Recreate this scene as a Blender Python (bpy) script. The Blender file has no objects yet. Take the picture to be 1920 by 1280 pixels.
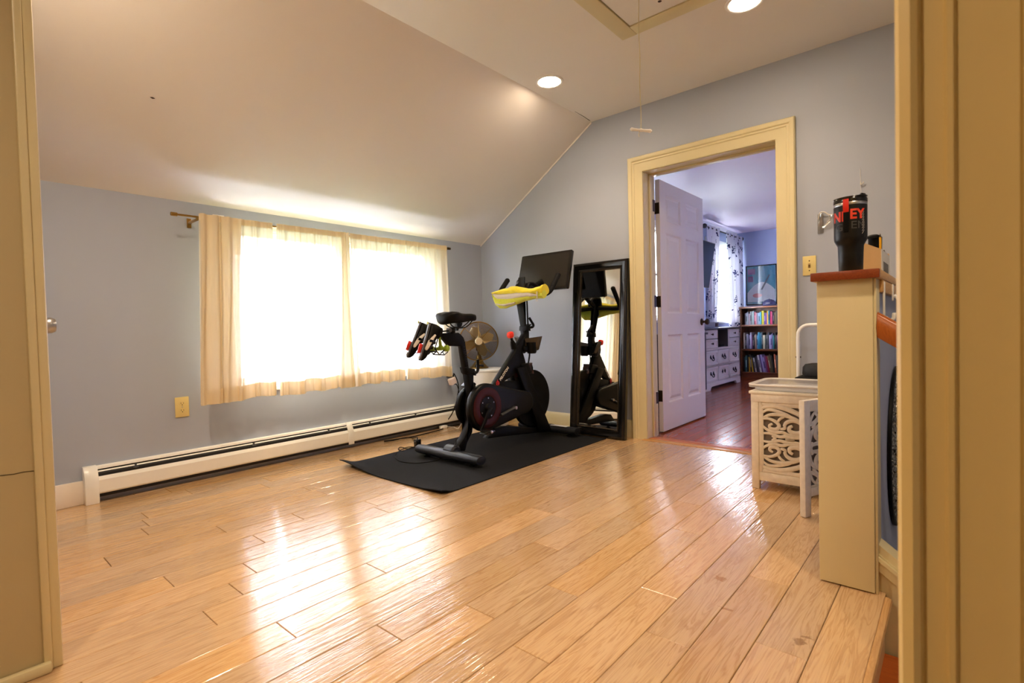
import bpy, bmesh, math, random
from mathutils import Vector, Matrix, noise
PI = math.pi
random.seed(7)
S = bpy.context.scene
COL = S.collection

# ------------------------------------------------------------------ camera
CAMZ = 0.875
FPX = 968.0
YAW, PITCH, ROLL = 0.7142, -0.0253, -0.0257
def cam_axes():
    cy, sy, cp, sp = math.cos(YAW), math.sin(YAW), math.cos(PITCH), math.sin(PITCH)
    F = Vector((-sy*cp, cy*cp, sp)); r = Vector((cy, sy, 0)); u = r.cross(F)
    c, s = math.cos(ROLL), math.sin(ROLL)
    return c*r + s*u, -s*r + c*u, F
CR, CU, CF = cam_axes()
CO = Vector((0, 0, CAMZ))
def _ray(px, py): return ((px-960)*CR - (py-640)*CU)/FPX + CF
def at_x(px, py, X): d = _ray(px, py); return CO + d*(X/d.x)
def at_y(px, py, Y): d = _ray(px, py); return CO + d*(Y/d.y)
def at_z(px, py, Z): d = _ray(px, py); return CO + d*((Z-CAMZ)/d.z)

cd = bpy.data.cameras.new('camera'); co = bpy.data.objects.new('camera', cd); COL.objects.link(co)
M = Matrix((( CR.x, CU.x, -CF.x, 0), (CR.y, CU.y, -CF.y, 0), (CR.z, CU.z, -CF.z, CAMZ), (0, 0, 0, 1)))
co.matrix_world = M
cd.sensor_width = 36; cd.lens = FPX/1920*36; cd.clip_start = 0.02; cd.clip_end = 200
cd.dof.use_dof = True; cd.dof.focus_distance = 3.4; cd.dof.aperture_fstop = 5.6
S.camera = co

# ------------------------------------------------------------------ materials
def lin(c):
    return tuple(((x/255)/12.92 if x/255 <= .04045 else ((x/255+.055)/1.055)**2.4) for x in c) + (1,)
MATS = {}
def nodes(name):
    m = bpy.data.materials.new(name); m.use_nodes = True
    return m, m.node_tree.nodes, m.node_tree.links, m.node_tree.nodes['Principled BSDF']
def mat(name, rgb, rough=.5, metal=0., var=.06, scale=30., bump=0., bscale=120., spec=.5, coat=0., stretch=(1,1,1), sheen=0.):
    if name in MATS: return MATS[name]
    m, N, L, B = nodes(name)
    B.inputs['Roughness'].default_value = rough; B.inputs['Metallic'].default_value = metal
    B.inputs['Specular IOR Level'].default_value = spec; B.inputs['Coat Weight'].default_value = coat
    B.inputs['Sheen Weight'].default_value = sheen
    tc = N.new('ShaderNodeTexCoord'); mp = N.new('ShaderNodeMapping'); mp.inputs['Scale'].default_value = stretch
    L.new(tc.outputs['Object'], mp.inputs[0])
    nz = N.new('ShaderNodeTexNoise'); nz.inputs['Scale'].default_value = scale; nz.inputs['Detail'].default_value = 4
    L.new(mp.outputs[0], nz.inputs['Vector'])
    c = lin(rgb)
    mx = N.new('ShaderNodeMix'); mx.data_type = 'RGBA'
    mx.inputs[6].default_value = tuple(v*(1-var) for v in c[:3])+(1,)
    mx.inputs[7].default_value = tuple(min(1, v*(1+var)) for v in c[:3])+(1,)
    L.new(nz.outputs['Fac'], mx.inputs[0]); L.new(mx.outputs[2], B.inputs['Base Color'])
    if bump:
        n2 = N.new('ShaderNodeTexNoise'); n2.inputs['Scale'].default_value = bscale; n2.inputs['Detail'].default_value = 3
        L.new(mp.outputs[0], n2.inputs['Vector'])
        b = N.new('ShaderNodeBump'); b.inputs['Strength'].default_value = bump; b.inputs['Distance'].default_value = .002
        L.new(n2.outputs['Fac'], b.inputs['Height']); L.new(b.outputs[0], B.inputs['Normal'])
    MATS[name] = m
    return m
def wood(name, c1, c2, rough=.35, grain=(14, 1.2, 14), bump=.12, coat=.0, attr=False, fine=0., spots=()):
    if name in MATS: return MATS[name]
    m, N, L, B = nodes(name)
    B.inputs['Roughness'].default_value = rough; B.inputs['Coat Weight'].default_value = coat; B.inputs['Coat Roughness'].default_value = .07
    tc = N.new('ShaderNodeTexCoord')
    vec = tc.outputs['Object']
    if attr:
        at = N.new('ShaderNodeAttribute'); at.attribute_name = 'board'
        cmb = N.new('ShaderNodeCombineXYZ')
        for i, k in enumerate((37., 91., 13.)):
            mm = N.new('ShaderNodeMath'); mm.operation = 'MULTIPLY'; mm.inputs[1].default_value = k
            L.new(at.outputs['Fac'], mm.inputs[0]); L.new(mm.outputs[0], cmb.inputs[i])
        ad = N.new('ShaderNodeVectorMath'); ad.operation = 'ADD'
        L.new(vec, ad.inputs[0]); L.new(cmb.outputs[0], ad.inputs[1]); vec = ad.outputs[0]
    mp = N.new('ShaderNodeMapping'); mp.inputs['Scale'].default_value = grain; L.new(vec, mp.inputs[0])
    n1 = N.new('ShaderNodeTexNoise'); n1.inputs['Scale'].default_value = 2.2; n1.inputs['Detail'].default_value = 6; n1.inputs['Distortion'].default_value = 1.6
    L.new(mp.outputs[0], n1.inputs['Vector'])
    mp2 = N.new('ShaderNodeMapping'); mp2.inputs['Scale'].default_value = tuple(g*7 if g > 5 else g*1.6 for g in grain); L.new(vec, mp2.inputs[0])
    n2 = N.new('ShaderNodeTexNoise'); n2.inputs['Scale'].default_value = 3.; n2.inputs['Detail'].default_value = 5
    L.new(mp2.outputs[0], n2.inputs['Vector'])
    # rings: sine of low noise -> cathedral figure
    sn = N.new('ShaderNodeMath'); sn.operation = 'MULTIPLY'; sn.inputs[1].default_value = 42.; L.new(n1.outputs['Fac'], sn.inputs[0])
    s2 = N.new('ShaderNodeMath'); s2.operation = 'SINE'; L.new(sn.outputs[0], s2.inputs[0])
    s3 = N.new('ShaderNodeMapRange'); s3.inputs[1].default_value = -1; s3.inputs[2].default_value = 1; L.new(s2.outputs[0], s3.inputs[0])
    pw = N.new('ShaderNodeMath'); pw.operation = 'POWER'; pw.inputs[1].default_value = 2.5; L.new(s3.outputs[0], pw.inputs[0])
    av = N.new('ShaderNodeMath'); av.operation = 'MULTIPLY_ADD'; av.inputs[1].default_value = .42
    L.new(pw.outputs[0], av.inputs[0])
    hf = N.new('ShaderNodeMath'); hf.operation = 'MULTIPLY'; hf.inputs[1].default_value = .56; L.new(n2.outputs['Fac'], hf.inputs[0])
    L.new(hf.outputs[0], av.inputs[2])
    mx = N.new('ShaderNodeMix'); mx.data_type = 'RGBA'; mx.inputs[6].default_value = lin(c1); mx.inputs[7].default_value = lin(c2)
    L.new(av.outputs[0], mx.inputs[0]); out = mx.outputs[2]
    if attr:
        hs = N.new('ShaderNodeHueSaturation'); L.new(out, hs.inputs['Color'])
        for k, (lo, hi, mul) in {'Value': (.84, 1.1, 7.3), 'Saturation': (.9, 1.08, 3.7)}.items():
            f0 = N.new('ShaderNodeMath'); f0.operation = 'MULTIPLY'; f0.inputs[1].default_value = mul; L.new(at.outputs['Fac'], f0.inputs[0])
            f1 = N.new('ShaderNodeMath'); f1.operation = 'FRACT'; L.new(f0.outputs[0], f1.inputs[0])
            f2 = N.new('ShaderNodeMapRange'); f2.inputs[3].default_value = lo; f2.inputs[4].default_value = hi; L.new(f1.outputs[0], f2.inputs[0])
            L.new(f2.outputs[0], hs.inputs[k])
        out = hs.outputs[0]
    for (sx, sy, rx, ry, col) in spots:           # spilled-stain marks with a ragged edge
        mp3 = N.new('ShaderNodeMapping'); mp3.vector_type = 'POINT'
        mp3.inputs['Location'].default_value = (-sx/rx, -sy/ry, 0); mp3.inputs['Scale'].default_value = (1/rx, 1/ry, 0)
        L.new(N.new('ShaderNodeNewGeometry').outputs['Position'], mp3.inputs[0])
        ln = N.new('ShaderNodeVectorMath'); ln.operation = 'LENGTH'; L.new(mp3.outputs[0], ln.inputs[0])
        nn = N.new('ShaderNodeTexNoise'); nn.inputs['Scale'].default_value = 70; L.new(tc.outputs['Object'], nn.inputs['Vector'])
        a1 = N.new('ShaderNodeMath'); a1.operation = 'MULTIPLY_ADD'; a1.inputs[1].default_value = 1.6; L.new(nn.outputs['Fac'], a1.inputs[0]); L.new(ln.outputs['Value'], a1.inputs[2])
        a2 = N.new('ShaderNodeMapRange'); a2.inputs[1].default_value = 1.5; a2.inputs[2].default_value = 1.25; a2.inputs[3].default_value = 0; a2.inputs[4].default_value = .6
        L.new(a1.outputs[0], a2.inputs[0])
        m3 = N.new('ShaderNodeMix'); m3.data_type = 'RGBA'; m3.inputs[7].default_value = lin(col)
        L.new(a2.outputs[0], m3.inputs[0]); L.new(out, m3.inputs[6]); out = m3.outputs[2]
    L.new(out, B.inputs['Base Color'])
    if bump:
        mp4 = N.new('ShaderNodeMapping'); mp4.inputs['Scale'].default_value = tuple(g*1.7 if g > 5 else g*3 for g in grain); L.new(vec, mp4.inputs[0])
        n4 = N.new('ShaderNodeTexNoise'); n4.inputs['Scale'].default_value = 2.; n4.inputs['Detail'].default_value = 4
        L.new(mp4.outputs[0], n4.inputs['Vector'])
        b = N.new('ShaderNodeBump'); b.inputs['Strength'].default_value = bump; b.inputs['Distance'].default_value = .004
        L.new(n4.outputs['Fac'], b.inputs['Height']); nrm = b
        if fine:
            mp5 = N.new('ShaderNodeMapping'); mp5.inputs['Scale'].default_value = (150, 5, 150); L.new(vec, mp5.inputs[0])
            n5 = N.new('ShaderNodeTexNoise'); n5.inputs['Scale'].default_value = 1.; n5.inputs['Detail'].default_value = 3; n5.inputs['Distortion'].default_value = .6
            L.new(mp5.outputs[0], n5.inputs['Vector'])
            b2 = N.new('ShaderNodeBump'); b2.inputs['Strength'].default_value = fine; b2.inputs['Distance'].default_value = .002
            L.new(n5.outputs['Fac'], b2.inputs['Height']); L.new(b.outputs[0], b2.inputs['Normal']); nrm = b2
            # open pores: short dark dashes along the grain
            rp = N.new('ShaderNodeMapRange'); rp.inputs[1].default_value = .60; rp.inputs[2].default_value = .72; rp.inputs[3].default_value = 0; rp.inputs[4].default_value = .38
            L.new(n5.outputs['Fac'], rp.inputs[0])
            mq = N.new('ShaderNodeMix'); mq.data_type = 'RGBA'; mq.inputs[7].default_value = lin((128, 82, 44)); L.new(rp.outputs[0], mq.inputs[0]); L.new(out, mq.inputs[6])
            L.new(mq.outputs[2], B.inputs['Base Color'])
        L.new(nrm.outputs[0], B.inputs['Normal']); L.new(nrm.outputs[0], B.inputs['Coat Normal'])
    MATS[name] = m
    return m
def emit(name, rgb, strength):
    m, N, L, B = nodes(name)
    B.inputs['Base Color'].default_value = (.9, .9, .9, 1)
    B.inputs['Emission Color'].default_value = (*rgb, 1); B.inputs['Emission Strength'].default_value = strength
    return m
def sheer(name, rgb, transp, transl, printed=False, trc=(248, 243, 224)):
    m, N, L, B = nodes(name); N.remove(B)
    out = N['Material Output']
    tc = N.new('ShaderNodeTexCoord')
    d = N.new('ShaderNodeBsdfDiffuse'); t = N.new('ShaderNodeBsdfTranslucent'); p = N.new('ShaderNodeBsdfTransparent')
    c = lin(rgb)
    wv = N.new('ShaderNodeTexNoise'); wv.inputs['Scale'].default_value = 60.
    mp = N.new('ShaderNodeMapping'); mp.inputs['Scale'].default_value = (1, 4, .12); L.new(tc.outputs['Object'], mp.inputs[0]); L.new(mp.outputs[0], wv.inputs['Vector'])
    mx = N.new('ShaderNodeMix'); mx.data_type = 'RGBA'
    mx.inputs[6].default_value = tuple(v*.9 for v in c[:3])+(1,); mx.inputs[7].default_value = c
    L.new(wv.outputs['Fac'], mx.inputs[0]); colr = mx.outputs[2]
    fac_t = None
    if printed:
        prev = None
        for sc, lo, hi in ((5.0, .30, .35), (11., .22, .26)):
            v = N.new('ShaderNodeTexVoronoi'); v.inputs['Scale'].default_value = sc; v.inputs['Randomness'].default_value = 1
            nz = N.new('ShaderNodeTexNoise'); nz.inputs['Scale'].default_value = 26; L.new(tc.outputs['Object'], nz.inputs['Vector'])
            ad = N.new('ShaderNodeVectorMath'); ad.operation = 'MULTIPLY_ADD'; ad.inputs[1].default_value = (.09, .09, .09)
            L.new(nz.outputs['Color'], ad.inputs[0]); L.new(tc.outputs['Object'], ad.inputs[2]); L.new(ad.outputs[0], v.inputs['Vector'])
            r = N.new('ShaderNodeMapRange'); r.inputs[1].default_value = lo; r.inputs[2].default_value = hi; r.inputs[3].default_value = 1; r.inputs[4].default_value = 0
            L.new(v.outputs['Distance'], r.inputs[0])
            n3 = N.new('ShaderNodeTexNoise'); n3.inputs['Scale'].default_value = 45 if sc < 8 else 9; L.new(tc.outputs['Object'], n3.inputs['Vector'])
            r3 = N.new('ShaderNodeMath'); r3.operation = 'GREATER_THAN'; r3.inputs[1].default_value = .5; L.new(n3.outputs['Fac'], r3.inputs[0])
            mu = N.new('ShaderNodeMath'); mu.operation = 'MULTIPLY'; L.new(r.outputs[0], mu.inputs[0]); L.new(r3.outputs[0], mu.inputs[1])
            if prev is None: prev = mu.outputs[0]
            else:
                mxx = N.new('ShaderNodeMath'); mxx.operation = 'MAXIMUM'; L.new(prev, mxx.inputs[0]); L.new(mu.outputs[0], mxx.inputs[1]); prev = mxx.outputs[0]
        m2 = N.new('ShaderNodeMix'); m2.data_type = 'RGBA'; m2.inputs[7].default_value = lin((38, 44, 88))
        L.new(prev, m2.inputs[0]); L.new(colr, m2.inputs[6]); colr = m2.outputs[2]
    L.new(colr, d.inputs['Color'])
    if printed: L.new(colr, t.inputs['Color'])
    else: t.inputs['Color'].default_value = lin(trc)
    lw = N.new('ShaderNodeLayerWeight'); lw.inputs['Blend'].default_value = .5     # a weave lets less through at a slant
    def slant(v, k):
        q = N.new('ShaderNodeMath'); q.operation = 'MULTIPLY_ADD'; q.inputs[1].default_value = -v*k; q.inputs[2].default_value = v
        L.new(lw.outputs['Facing'], q.inputs[0]); return q.outputs[0]
    a = N.new('ShaderNodeMixShader'); L.new(slant(transl, .7), a.inputs[0]); L.new(d.outputs[0], a.inputs[1]); L.new(t.outputs[0], a.inputs[2])
    b = N.new('ShaderNodeMixShader'); L.new(slant(transp, 1.), b.inputs[0]); L.new(a.outputs[0], b.inputs[1]); L.new(p.outputs[0], b.inputs[2])
    L.new(b.outputs[0], out.inputs[0])
    return m
def glass(name, tint=(1, 1, 1), refl=.08, rough=.0):
    m, N, L, B = nodes(name); N.remove(B); out = N['Material Output']
    p = N.new('ShaderNodeBsdfTransparent'); p.inputs[0].default_value = (*tint, 1)
    g = N.new('ShaderNodeBsdfGlossy'); g.inputs['Roughness'].default_value = rough
    lw = N.new('ShaderNodeLayerWeight'); lw.inputs['Blend'].default_value = .35
    mu = N.new('ShaderNodeMath'); mu.operation = 'MULTIPLY_ADD'; mu.inputs[1].default_value = .5; mu.inputs[2].default_value = refl*.5; L.new(lw.outputs['Fresnel'], mu.inputs[0])
    x = N.new('ShaderNodeMixShader'); L.new(mu.outputs[0], x.inputs[0]); L.new(p.outputs[0], x.inputs[1]); L.new(g.outputs[0], x.inputs[2])
    L.new(x.outputs[0], out.inputs[0]); return m

m_wall = mat('paint_pale_grey', (168, 176, 192), .55, var=.02, scale=3, bump=.05, bscale=220)
m_wallw = m_wall
m_ceil = mat('paint_ceiling_white', (232, 228, 222), .45, var=.02, scale=2, bump=.04, bscale=160)
m_trim = mat('paint_cream_trim', (214, 202, 160), .35, var=.03, scale=8, bump=.04, bscale=60)
m_trim2 = mat('paint_cream_warmlit', (224, 200, 136), .4, var=.03, scale=8)  # trim cream with the warm hall light put into its colour
m_hall = mat('paint_hall_beige', (184, 168, 128), .55, var=.03, scale=4, bump=.05)
m_blue = mat('paint_blue', (160, 172, 208), .55, var=.03, scale=3)
m_bceil = mat('paint_bedroom_ceiling', (224, 214, 232), .5, var=.02, scale=2)
m_white = mat('paint_white', (238, 238, 236), .4, var=.02)
m_door = mat('paint_door_white', (230, 222, 212), .4, var=.02)
m_heater = mat('enamel_almond', (240, 240, 234), .3, var=.02)
m_hblack = mat('heater_dark', (24, 24, 26), .6)
m_almond = mat('plastic_almond', (226, 207, 140), .35, var=.02)
m_blk = mat('black_matte', (5, 5, 5), .45, spec=.16, var=.1, bump=.05, bscale=400)
m_blkg = mat('black_gloss', (12, 12, 13), .16, var=.05)
m_rub = mat('black_rubber', (10, 10, 11), .72, spec=.18, var=.15, scale=90)
m_mat = mat('mat_foam', (22, 23, 26), .8, spec=.15, var=.3, scale=260, bump=.6, bscale=420)
m_dgrey = mat('dark_grey', (70, 70, 74), .45)
m_steel = mat('steel', (180, 180, 182), .28, metal=1, var=.05)
m_bronze = mat('bronze', (72, 58, 42), .4, metal=.9, var=.1)
m_brass = mat('antique_brass', (150, 118, 62), .28, metal=1, var=.12, scale=12)
m_blade = mat('fan_blade_metal', (196, 176, 138), .35, metal=.8, var=.06)
m_red = mat('red_plastic', (214, 38, 24), .35)
m_dred = mat('dark_red', (52, 9, 12), .4, spec=.25)
m_lime = mat('lime_plastic', (138, 168, 40), .45)
m_limepale = mat('lime_pale', (205, 215, 140), .45)
m_yel = mat('towel_yellow', (226, 208, 30), .95, var=.14, scale=60, bump=.6, bscale=260, sheen=.3)
m_lemon = mat('towel_lime', (205, 210, 62), .95, var=.14, scale=60, bump=.6, bscale=260, sheen=.3)
m_grey = mat('towel_grey', (206, 198, 186), .95, var=.08, scale=60, bump=.5, bscale=260)
m_shoe = mat('shoe_black', (6, 6, 7), .5, spec=.18)
m_shoew = mat('shoe_white', (220, 214, 204), .5)
m_screen = mat('screen_glass', (9, 9, 10), .12, var=.02)
m_oak = wood('floor_oak', (218, 182, 134), (176, 130, 82), .14, (13, .9, 13), 0.30, coat=.85, attr=True, fine=.55,
             spots=[(at_z(u, v, 0).x, at_z(u, v, 0).y, a, b, c) for u, v, a, b, c in ((1352, 1085, .030, .024, (136, 84, 30)), (1361, 1141, .030, .012, (136, 84, 30)), (1500, 1203, .026, .030, (104, 66, 30)), (1516, 1195, .022, .014, (104, 66, 30)))])
m_gap = mat('floor_gap', (38, 20, 10), .9, spec=.1)
m_cherry = wood('floor_cherry', (176, 88, 46), (124, 56, 28), .2, (13, .9, 13), .16, attr=True)
m_cap = wood('cap_cherry', (142, 66, 30), (112, 46, 20), .3, (14, 1.2, 14), .06)
m_rail = wood('rail_oak', (176, 98, 36), (146, 72, 22), .3, (14, 14, 1.2), .05)
m_thr = wood('threshold_oak', (196, 116, 52), (160, 84, 32), .3, (1.2, 14, 14), .05)
m_lt0 = wood('threshold_pale', (206, 158, 100), (180, 130, 76), .25, (1.2, 14, 14), .05)
m_tread = wood('tread_oak', (186, 96, 36), (156, 72, 22), .3, (1.2, 14, 14), .05)
m_case = wood('bookcase_wood', (128, 78, 42), (92, 50, 26), .35, (1.4, 14, 14), .05)
m_dist = mat('distressed_cream', (226, 216, 196), .65, var=.2, scale=38, bump=.3, bscale=40)
m_hatch = mat('hatch_panel', (226, 220, 212), .6, var=.05, scale=4)

# ------------------------------------------------------------------ mesh helpers
def add_box(bm, lo, hi, bev=0., rot=None, seg=2):
    t = bmesh.new(); bmesh.ops.create_cube(t, size=1)
    lo, hi = Vector(lo), Vector(hi); c = (lo+hi)/2; d = hi-lo
    for v in t.verts: v.co = Vector((v.co.x*d.x, v.co.y*d.y, v.co.z*d.z))
    if bev: bmesh.ops.bevel(t, geom=t.edges[:], offset=min(bev, .49*min(d)), segments=seg, affect='EDGES', profile=.5)
    for v in t.verts: v.co = (rot @ v.co if rot else v.co) + c
    merge(bm, t)
def merge(bm, t):
    me = bpy.data.meshes.new('tmp'); t.to_mesh(me); t.free(); bm.from_mesh(me); bpy.data.meshes.remove(me)
def frame_from(d, up=Vector((0, 0, 1))):
    d = d.normalized()
    if abs(d.dot(up)) > .98: up = Vector((0, 1, 0)) if abs(d.y) < .9 else Vector((1, 0, 0))
    a = d.cross(up).normalized(); b = a.cross(d).normalized()
    return a, b
def add_tube(bm, pts, r, seg=10, cap=True, up=Vector((0, 0, 1)), closed=False, flat=1.):
    pts = [Vector(p) for p in pts]; n = len(pts)
    rs = r if isinstance(r, (list, tuple)) else [r]*n
    rings = []
    a = None
    for i, p in enumerate(pts):
        if closed: d = pts[(i+1) % n]-pts[i-1]
        else: d = (pts[min(i+1, n-1)]-pts[max(i-1, 0)])
        d.normalize()
        if a is None: a, b = frame_from(d, up)
        else:
            a = (a - d*a.dot(d))
            if a.length < 1e-5: a, b = frame_from(d, up)
            a.normalize(); b = a.cross(d).normalized()
        rings.append([bm.verts.new(p + a*math.cos(2*PI*k/seg)*rs[i] + b*math.sin(2*PI*k/seg)*rs[i]*flat) for k in range(seg)])
    m = n if closed else n-1
    for i in range(m):
        A, B = rings[i], rings[(i+1) % n]
        for k in range(seg): bm.faces.new((A[k], A[(k+1) % seg], B[(k+1) % seg], B[k]))
    if cap and not closed:
        bm.faces.new(rings[0]); bm.faces.new(rings[-1])
def smooth(pts, n=6, closed=False):
    pts = [Vector(p) for p in pts]; out = []; N = len(pts)
    for i in range(N if closed else N-1):
        if closed: p0, p1, p2, p3 = pts[i-1], pts[i], pts[(i+1) % N], pts[(i+2) % N]
        else: p0, p1, p2, p3 = pts[max(i-1, 0)], pts[i], pts[i+1], pts[min(i+2, N-1)]
        for k in range(n):
            t = k/n
            out.append(.5*((2*p1)+(p2-p0)*t+(2*p0-5*p1+4*p2-p3)*t*t+(3*p1-p0-3*p2+p3)*t**3))
    if not closed: out.append(pts[-1])
    return out
def add_lathe(bm, prof, origin, axis=(0, 0, 1), seg=32, cap=True):
    axis = Vector(axis).normalized(); a, b = frame_from(axis); origin = Vector(origin); rings = []
    for r, h in prof:
        if r < 1e-6: rings.append([bm.verts.new(origin+axis*h)])
        else: rings.append([bm.verts.new(origin+axis*h+a*r*math.cos(2*PI*k/seg)+b*r*math.sin(2*PI*k/seg)) for k in range(seg)])
    for A, B in zip(rings, rings[1:]):
        if len(A) == 1 and len(B) == 1: continue
        if len(A) == 1:
            for k in range(seg): bm.faces.new((A[0], B[k], B[(k+1) % seg]))
        elif len(B) == 1:
            for k in range(seg): bm.faces.new((A[k], A[(k+1) % seg], B[0]))
        else:
            for k in range(seg): bm.faces.new((A[k], A[(k+1) % seg], B[(k+1) % seg], B[k]))
    if cap:
        if len(rings[0]) > 1: bm.faces.new(rings[0])
        if len(rings[-1]) > 1: bm.faces.new(rings[-1])
def add_cyl(bm, p0, p1, r, seg=20, bev=.0):
    p0, p1 = Vector(p0), Vector(p1); h = (p1-p0).length
    pr = [(r, 0), (r, h)] if not bev else [(r-bev, 0), (r-bev*.3, bev*.3), (r, bev), (r, h-bev), (r-bev*.3, h-bev*.3), (r-bev, h)]
    add_lathe(bm, pr, p0, p1-p0, seg)
def add_prism(bm, poly, vec, bev=0., seg=2):
    """closed 3-D polygon extruded along vec"""
    t = bmesh.new(); vec = Vector(vec)
    A = [t.verts.new(Vector(p)) for p in poly]; B = [t.verts.new(Vector(p)+vec) for p in poly]
    t.faces.new(A); t.faces.new(B[::-1]); n = len(A)
    for i in range(n): t.faces.new((A[i], B[i], B[(i+1) % n], A[(i+1) % n]))
    bmesh.ops.recalc_face_normals(t, faces=t.faces[:])
    if bev:
        ed = [e for e in t.edges if e.is_manifold and e.calc_face_angle() > .6]
        bmesh.ops.bevel(t, geom=ed, offset=bev, segments=seg, affect='EDGES', profile=.5, clamp_overlap=True)
    merge(bm, t)
def add_loft(bm, secs, closed_ring=True, cap=True):
    rings = [[bm.verts.new(Vector(p)) for p in s] for s in secs]; n = len(rings[0])
    for A, B in zip(rings, rings[1:]):
        for k in range(n if closed_ring else n-1): bm.faces.new((A[k], A[(k+1) % n], B[(k+1) % n], B[k]))
    if cap and closed_ring: bm.faces.new(rings[0]); bm.faces.new(rings[-1])
def add_grid(bm, f, nu, nv):
    vs = [[bm.verts.new(Vector(f(u/nu, v/nv))) for v in range(nv+1)] for u in range(nu+1)]
    for i in range(nu):
        for j in range(nv): bm.faces.new((vs[i][j], vs[i+1][j], vs[i+1][j+1], vs[i][j+1]))
def add_sphere(bm, c, r, sc=(1, 1, 1), seg=16):
    t = bmesh.new(); bmesh.ops.create_uvsphere(t, u_segments=seg, v_segments=max(6, seg//2), radius=r)
    for v in t.verts: v.co = Vector((v.co.x*sc[0], v.co.y*sc[1], v.co.z*sc[2]))+Vector(c)
    merge(bm, t)
def text_bm(bm, body, size, fn, depth=.0006, bold=.0, align='CENTER'):
    cu = bpy.data.curves.new('t', 'FONT'); cu.body = body; cu.size = size; cu.extrude = depth; cu.offset = bold; cu.align_x = align; cu.resolution_u = 3
    ob = bpy.data.objects.new('t', cu); COL.objects.link(ob)
    dg = bpy.context.evaluated_depsgraph_get(); dg.update()
    me = bpy.data.meshes.new_from_object(ob.evaluated_get(dg))
    for v in me.vertices: v.co = fn(v.co.x, v.co.y, v.co.z)
    bm.from_mesh(me); bpy.data.meshes.remove(me); bpy.data.objects.remove(ob); bpy.data.curves.remove(cu)
def world_loc(o):
    v = Vector((0, 0, 0))
    while o: v += o.location; o = o.parent
    return v
def obj(name, bm, m, parent=None, ang=35, recalc=True, flat=False):
    if recalc: bmesh.ops.recalc_face_normals(bm, faces=bm.faces[:])
    me = bpy.data.meshes.new(name); bm.to_mesh(me); bm.free()
    for x in (m if isinstance(m, (list, tuple)) else [m]): me.materials.append(x)
    if not flat:
        me.polygons.foreach_set('use_smooth', [True]*len(me.polygons)); me.set_sharp_from_angle(angle=math.radians(ang))
    o = bpy.data.objects.new(name, me); COL.objects.link(o)
    if parent:
        w = world_loc(parent); o.parent = parent
    else:
        n = len(me.vertices)
        xs = [v.co for v in me.vertices]
        w = Vector(((min(v.x for v in xs)+max(v.x for v in xs))/2, (min(v.y for v in xs)+max(v.y for v in xs))/2, min(v.z for v in xs)))
        o.location = w
    me.transform(Matrix.Translation(-w))
    return o
def tag(o, label, cat, group=None, kind=None):
    o['label'] = label; o['category'] = cat
    if group: o['group'] = group
    if kind: o['kind'] = kind
    return o
def thing(name, loc, label, cat, group=None, kind=None):
    o = bpy.data.objects.new(name, None); COL.objects.link(o); o.location = loc; o.empty_display_size = .1
    return tag(o, label, cat, group, kind)
def one(name, build, m, label, cat, group=None, kind=None, parent=None, **k):
    bm = bmesh.new(); build(bm); o = obj(name, bm, m, parent, **k)
    return tag(o, label, cat, group, kind)
def part(name, build, m, parent, label=None, **k):
    bm = bmesh.new(); build(bm); o = obj(name, bm, m, parent, **k)
    if label: o['label'] = label
    return o
def struct(name, boxes, m, label, cat, bev=0., **k):
    def b(bm):
        for lo, hi in boxes: add_box(bm, lo, hi, bev)
    return one(name, b, m, label, cat, kind='structure', **k)

# ------------------------------------------------------------------ room dimensions
XW = -3.53            # window wall
YF = 3.644            # far wall
YB = 3.815            # back of far wall
ZC = 2.529            # flat ceiling
XC = -2.247           # crease
ZK = 1.69             # knee wall height
XR = 1.10
Y0 = 0.10
BX, BY, BZ = -2.75, 8.85, 2.33   # bedroom wall, far wall, ceiling

# ---- floors
def floor_boards(name, rows, joints, y0, y1, m, label, seed):
    rnd = random.Random(seed)
    bm = bmesh.new(); lay = bm.faces.layers.float.new('board')
    g = .0016; bv = .0016
    for ri, (xa, xb, ya, yb) in enumerate(rows):
        js = sorted(y for (x, y) in joints if xa < x < xb)
        cuts = [ya]
        for y in js+[yb]:
            while y-cuts[-1] > 1.75: cuts.append(cuts[-1]+rnd.uniform(.55, 1.25) if y-cuts[-1] > 2.2 else cuts[-1]+(y-cuts[-1])/2*rnd.uniform(.85, 1.15))
            if y-cuts[-1] > .12 or y == yb: cuts.append(y)
        for a, b in zip(cuts, cuts[1:]):
            v = rnd.random()
            xl, xr, yl, yr = xa+g/2, xb-g/2, a+g/2, b-g/2
            o = [bm.verts.new((x, y, -bv)) for x, y in ((xl, yl), (xr, yl), (xr, yr), (xl, yr))]
            t = [bm.verts.new((x, y, 0)) for x, y in ((xl+bv, yl+bv), (xr-bv, yl+bv), (xr-bv, yr-bv), (xl+bv, yr-bv))]
            l = [bm.verts.new((x, y, -.012)) for x, y in ((xl, yl), (xr, yl), (xr, yr), (xl, yr))]
            fs = [bm.faces.new(t)]
            for k in range(4):
                fs.append(bm.faces.new((o[k], o[(k+1) % 4], t[(k+1) % 4], t[k])))
                fs.append(bm.faces.new((l[k], l[(k+1) % 4], o[(k+1) % 4], o[k])))
            for f in fs: f[lay] = v
        q = [bm.verts.new(p) for p in ((xa, ya, -.01), (xb, ya, -.01), (xb, yb, -.01), (xa, yb, -.01))]
        f = bm.faces.new(q); f.material_index = 1
    o = obj(name, bm, [m, m_gap], None, flat=True)
    return tag(o, label, 'floor', kind='structure')
PITCHB = .1276
jpx = [(535,1179),(702,1063),(729,1185),(898,1145),(1053,1106),(1232,1110),(994,1225),(1250,1198),(315,1088),(466,1063),(440,1102),(393,1157),
       (482,1008),(269,964),(270,995),(200,1051),(412,990),(554,966),(1021,1022),(1053,970),(1247,900),(1286,996),(1290,943),(1421,1082),(1417,1203),(1460,1092),(1476,1222),(595,920),(500,912)]
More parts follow.
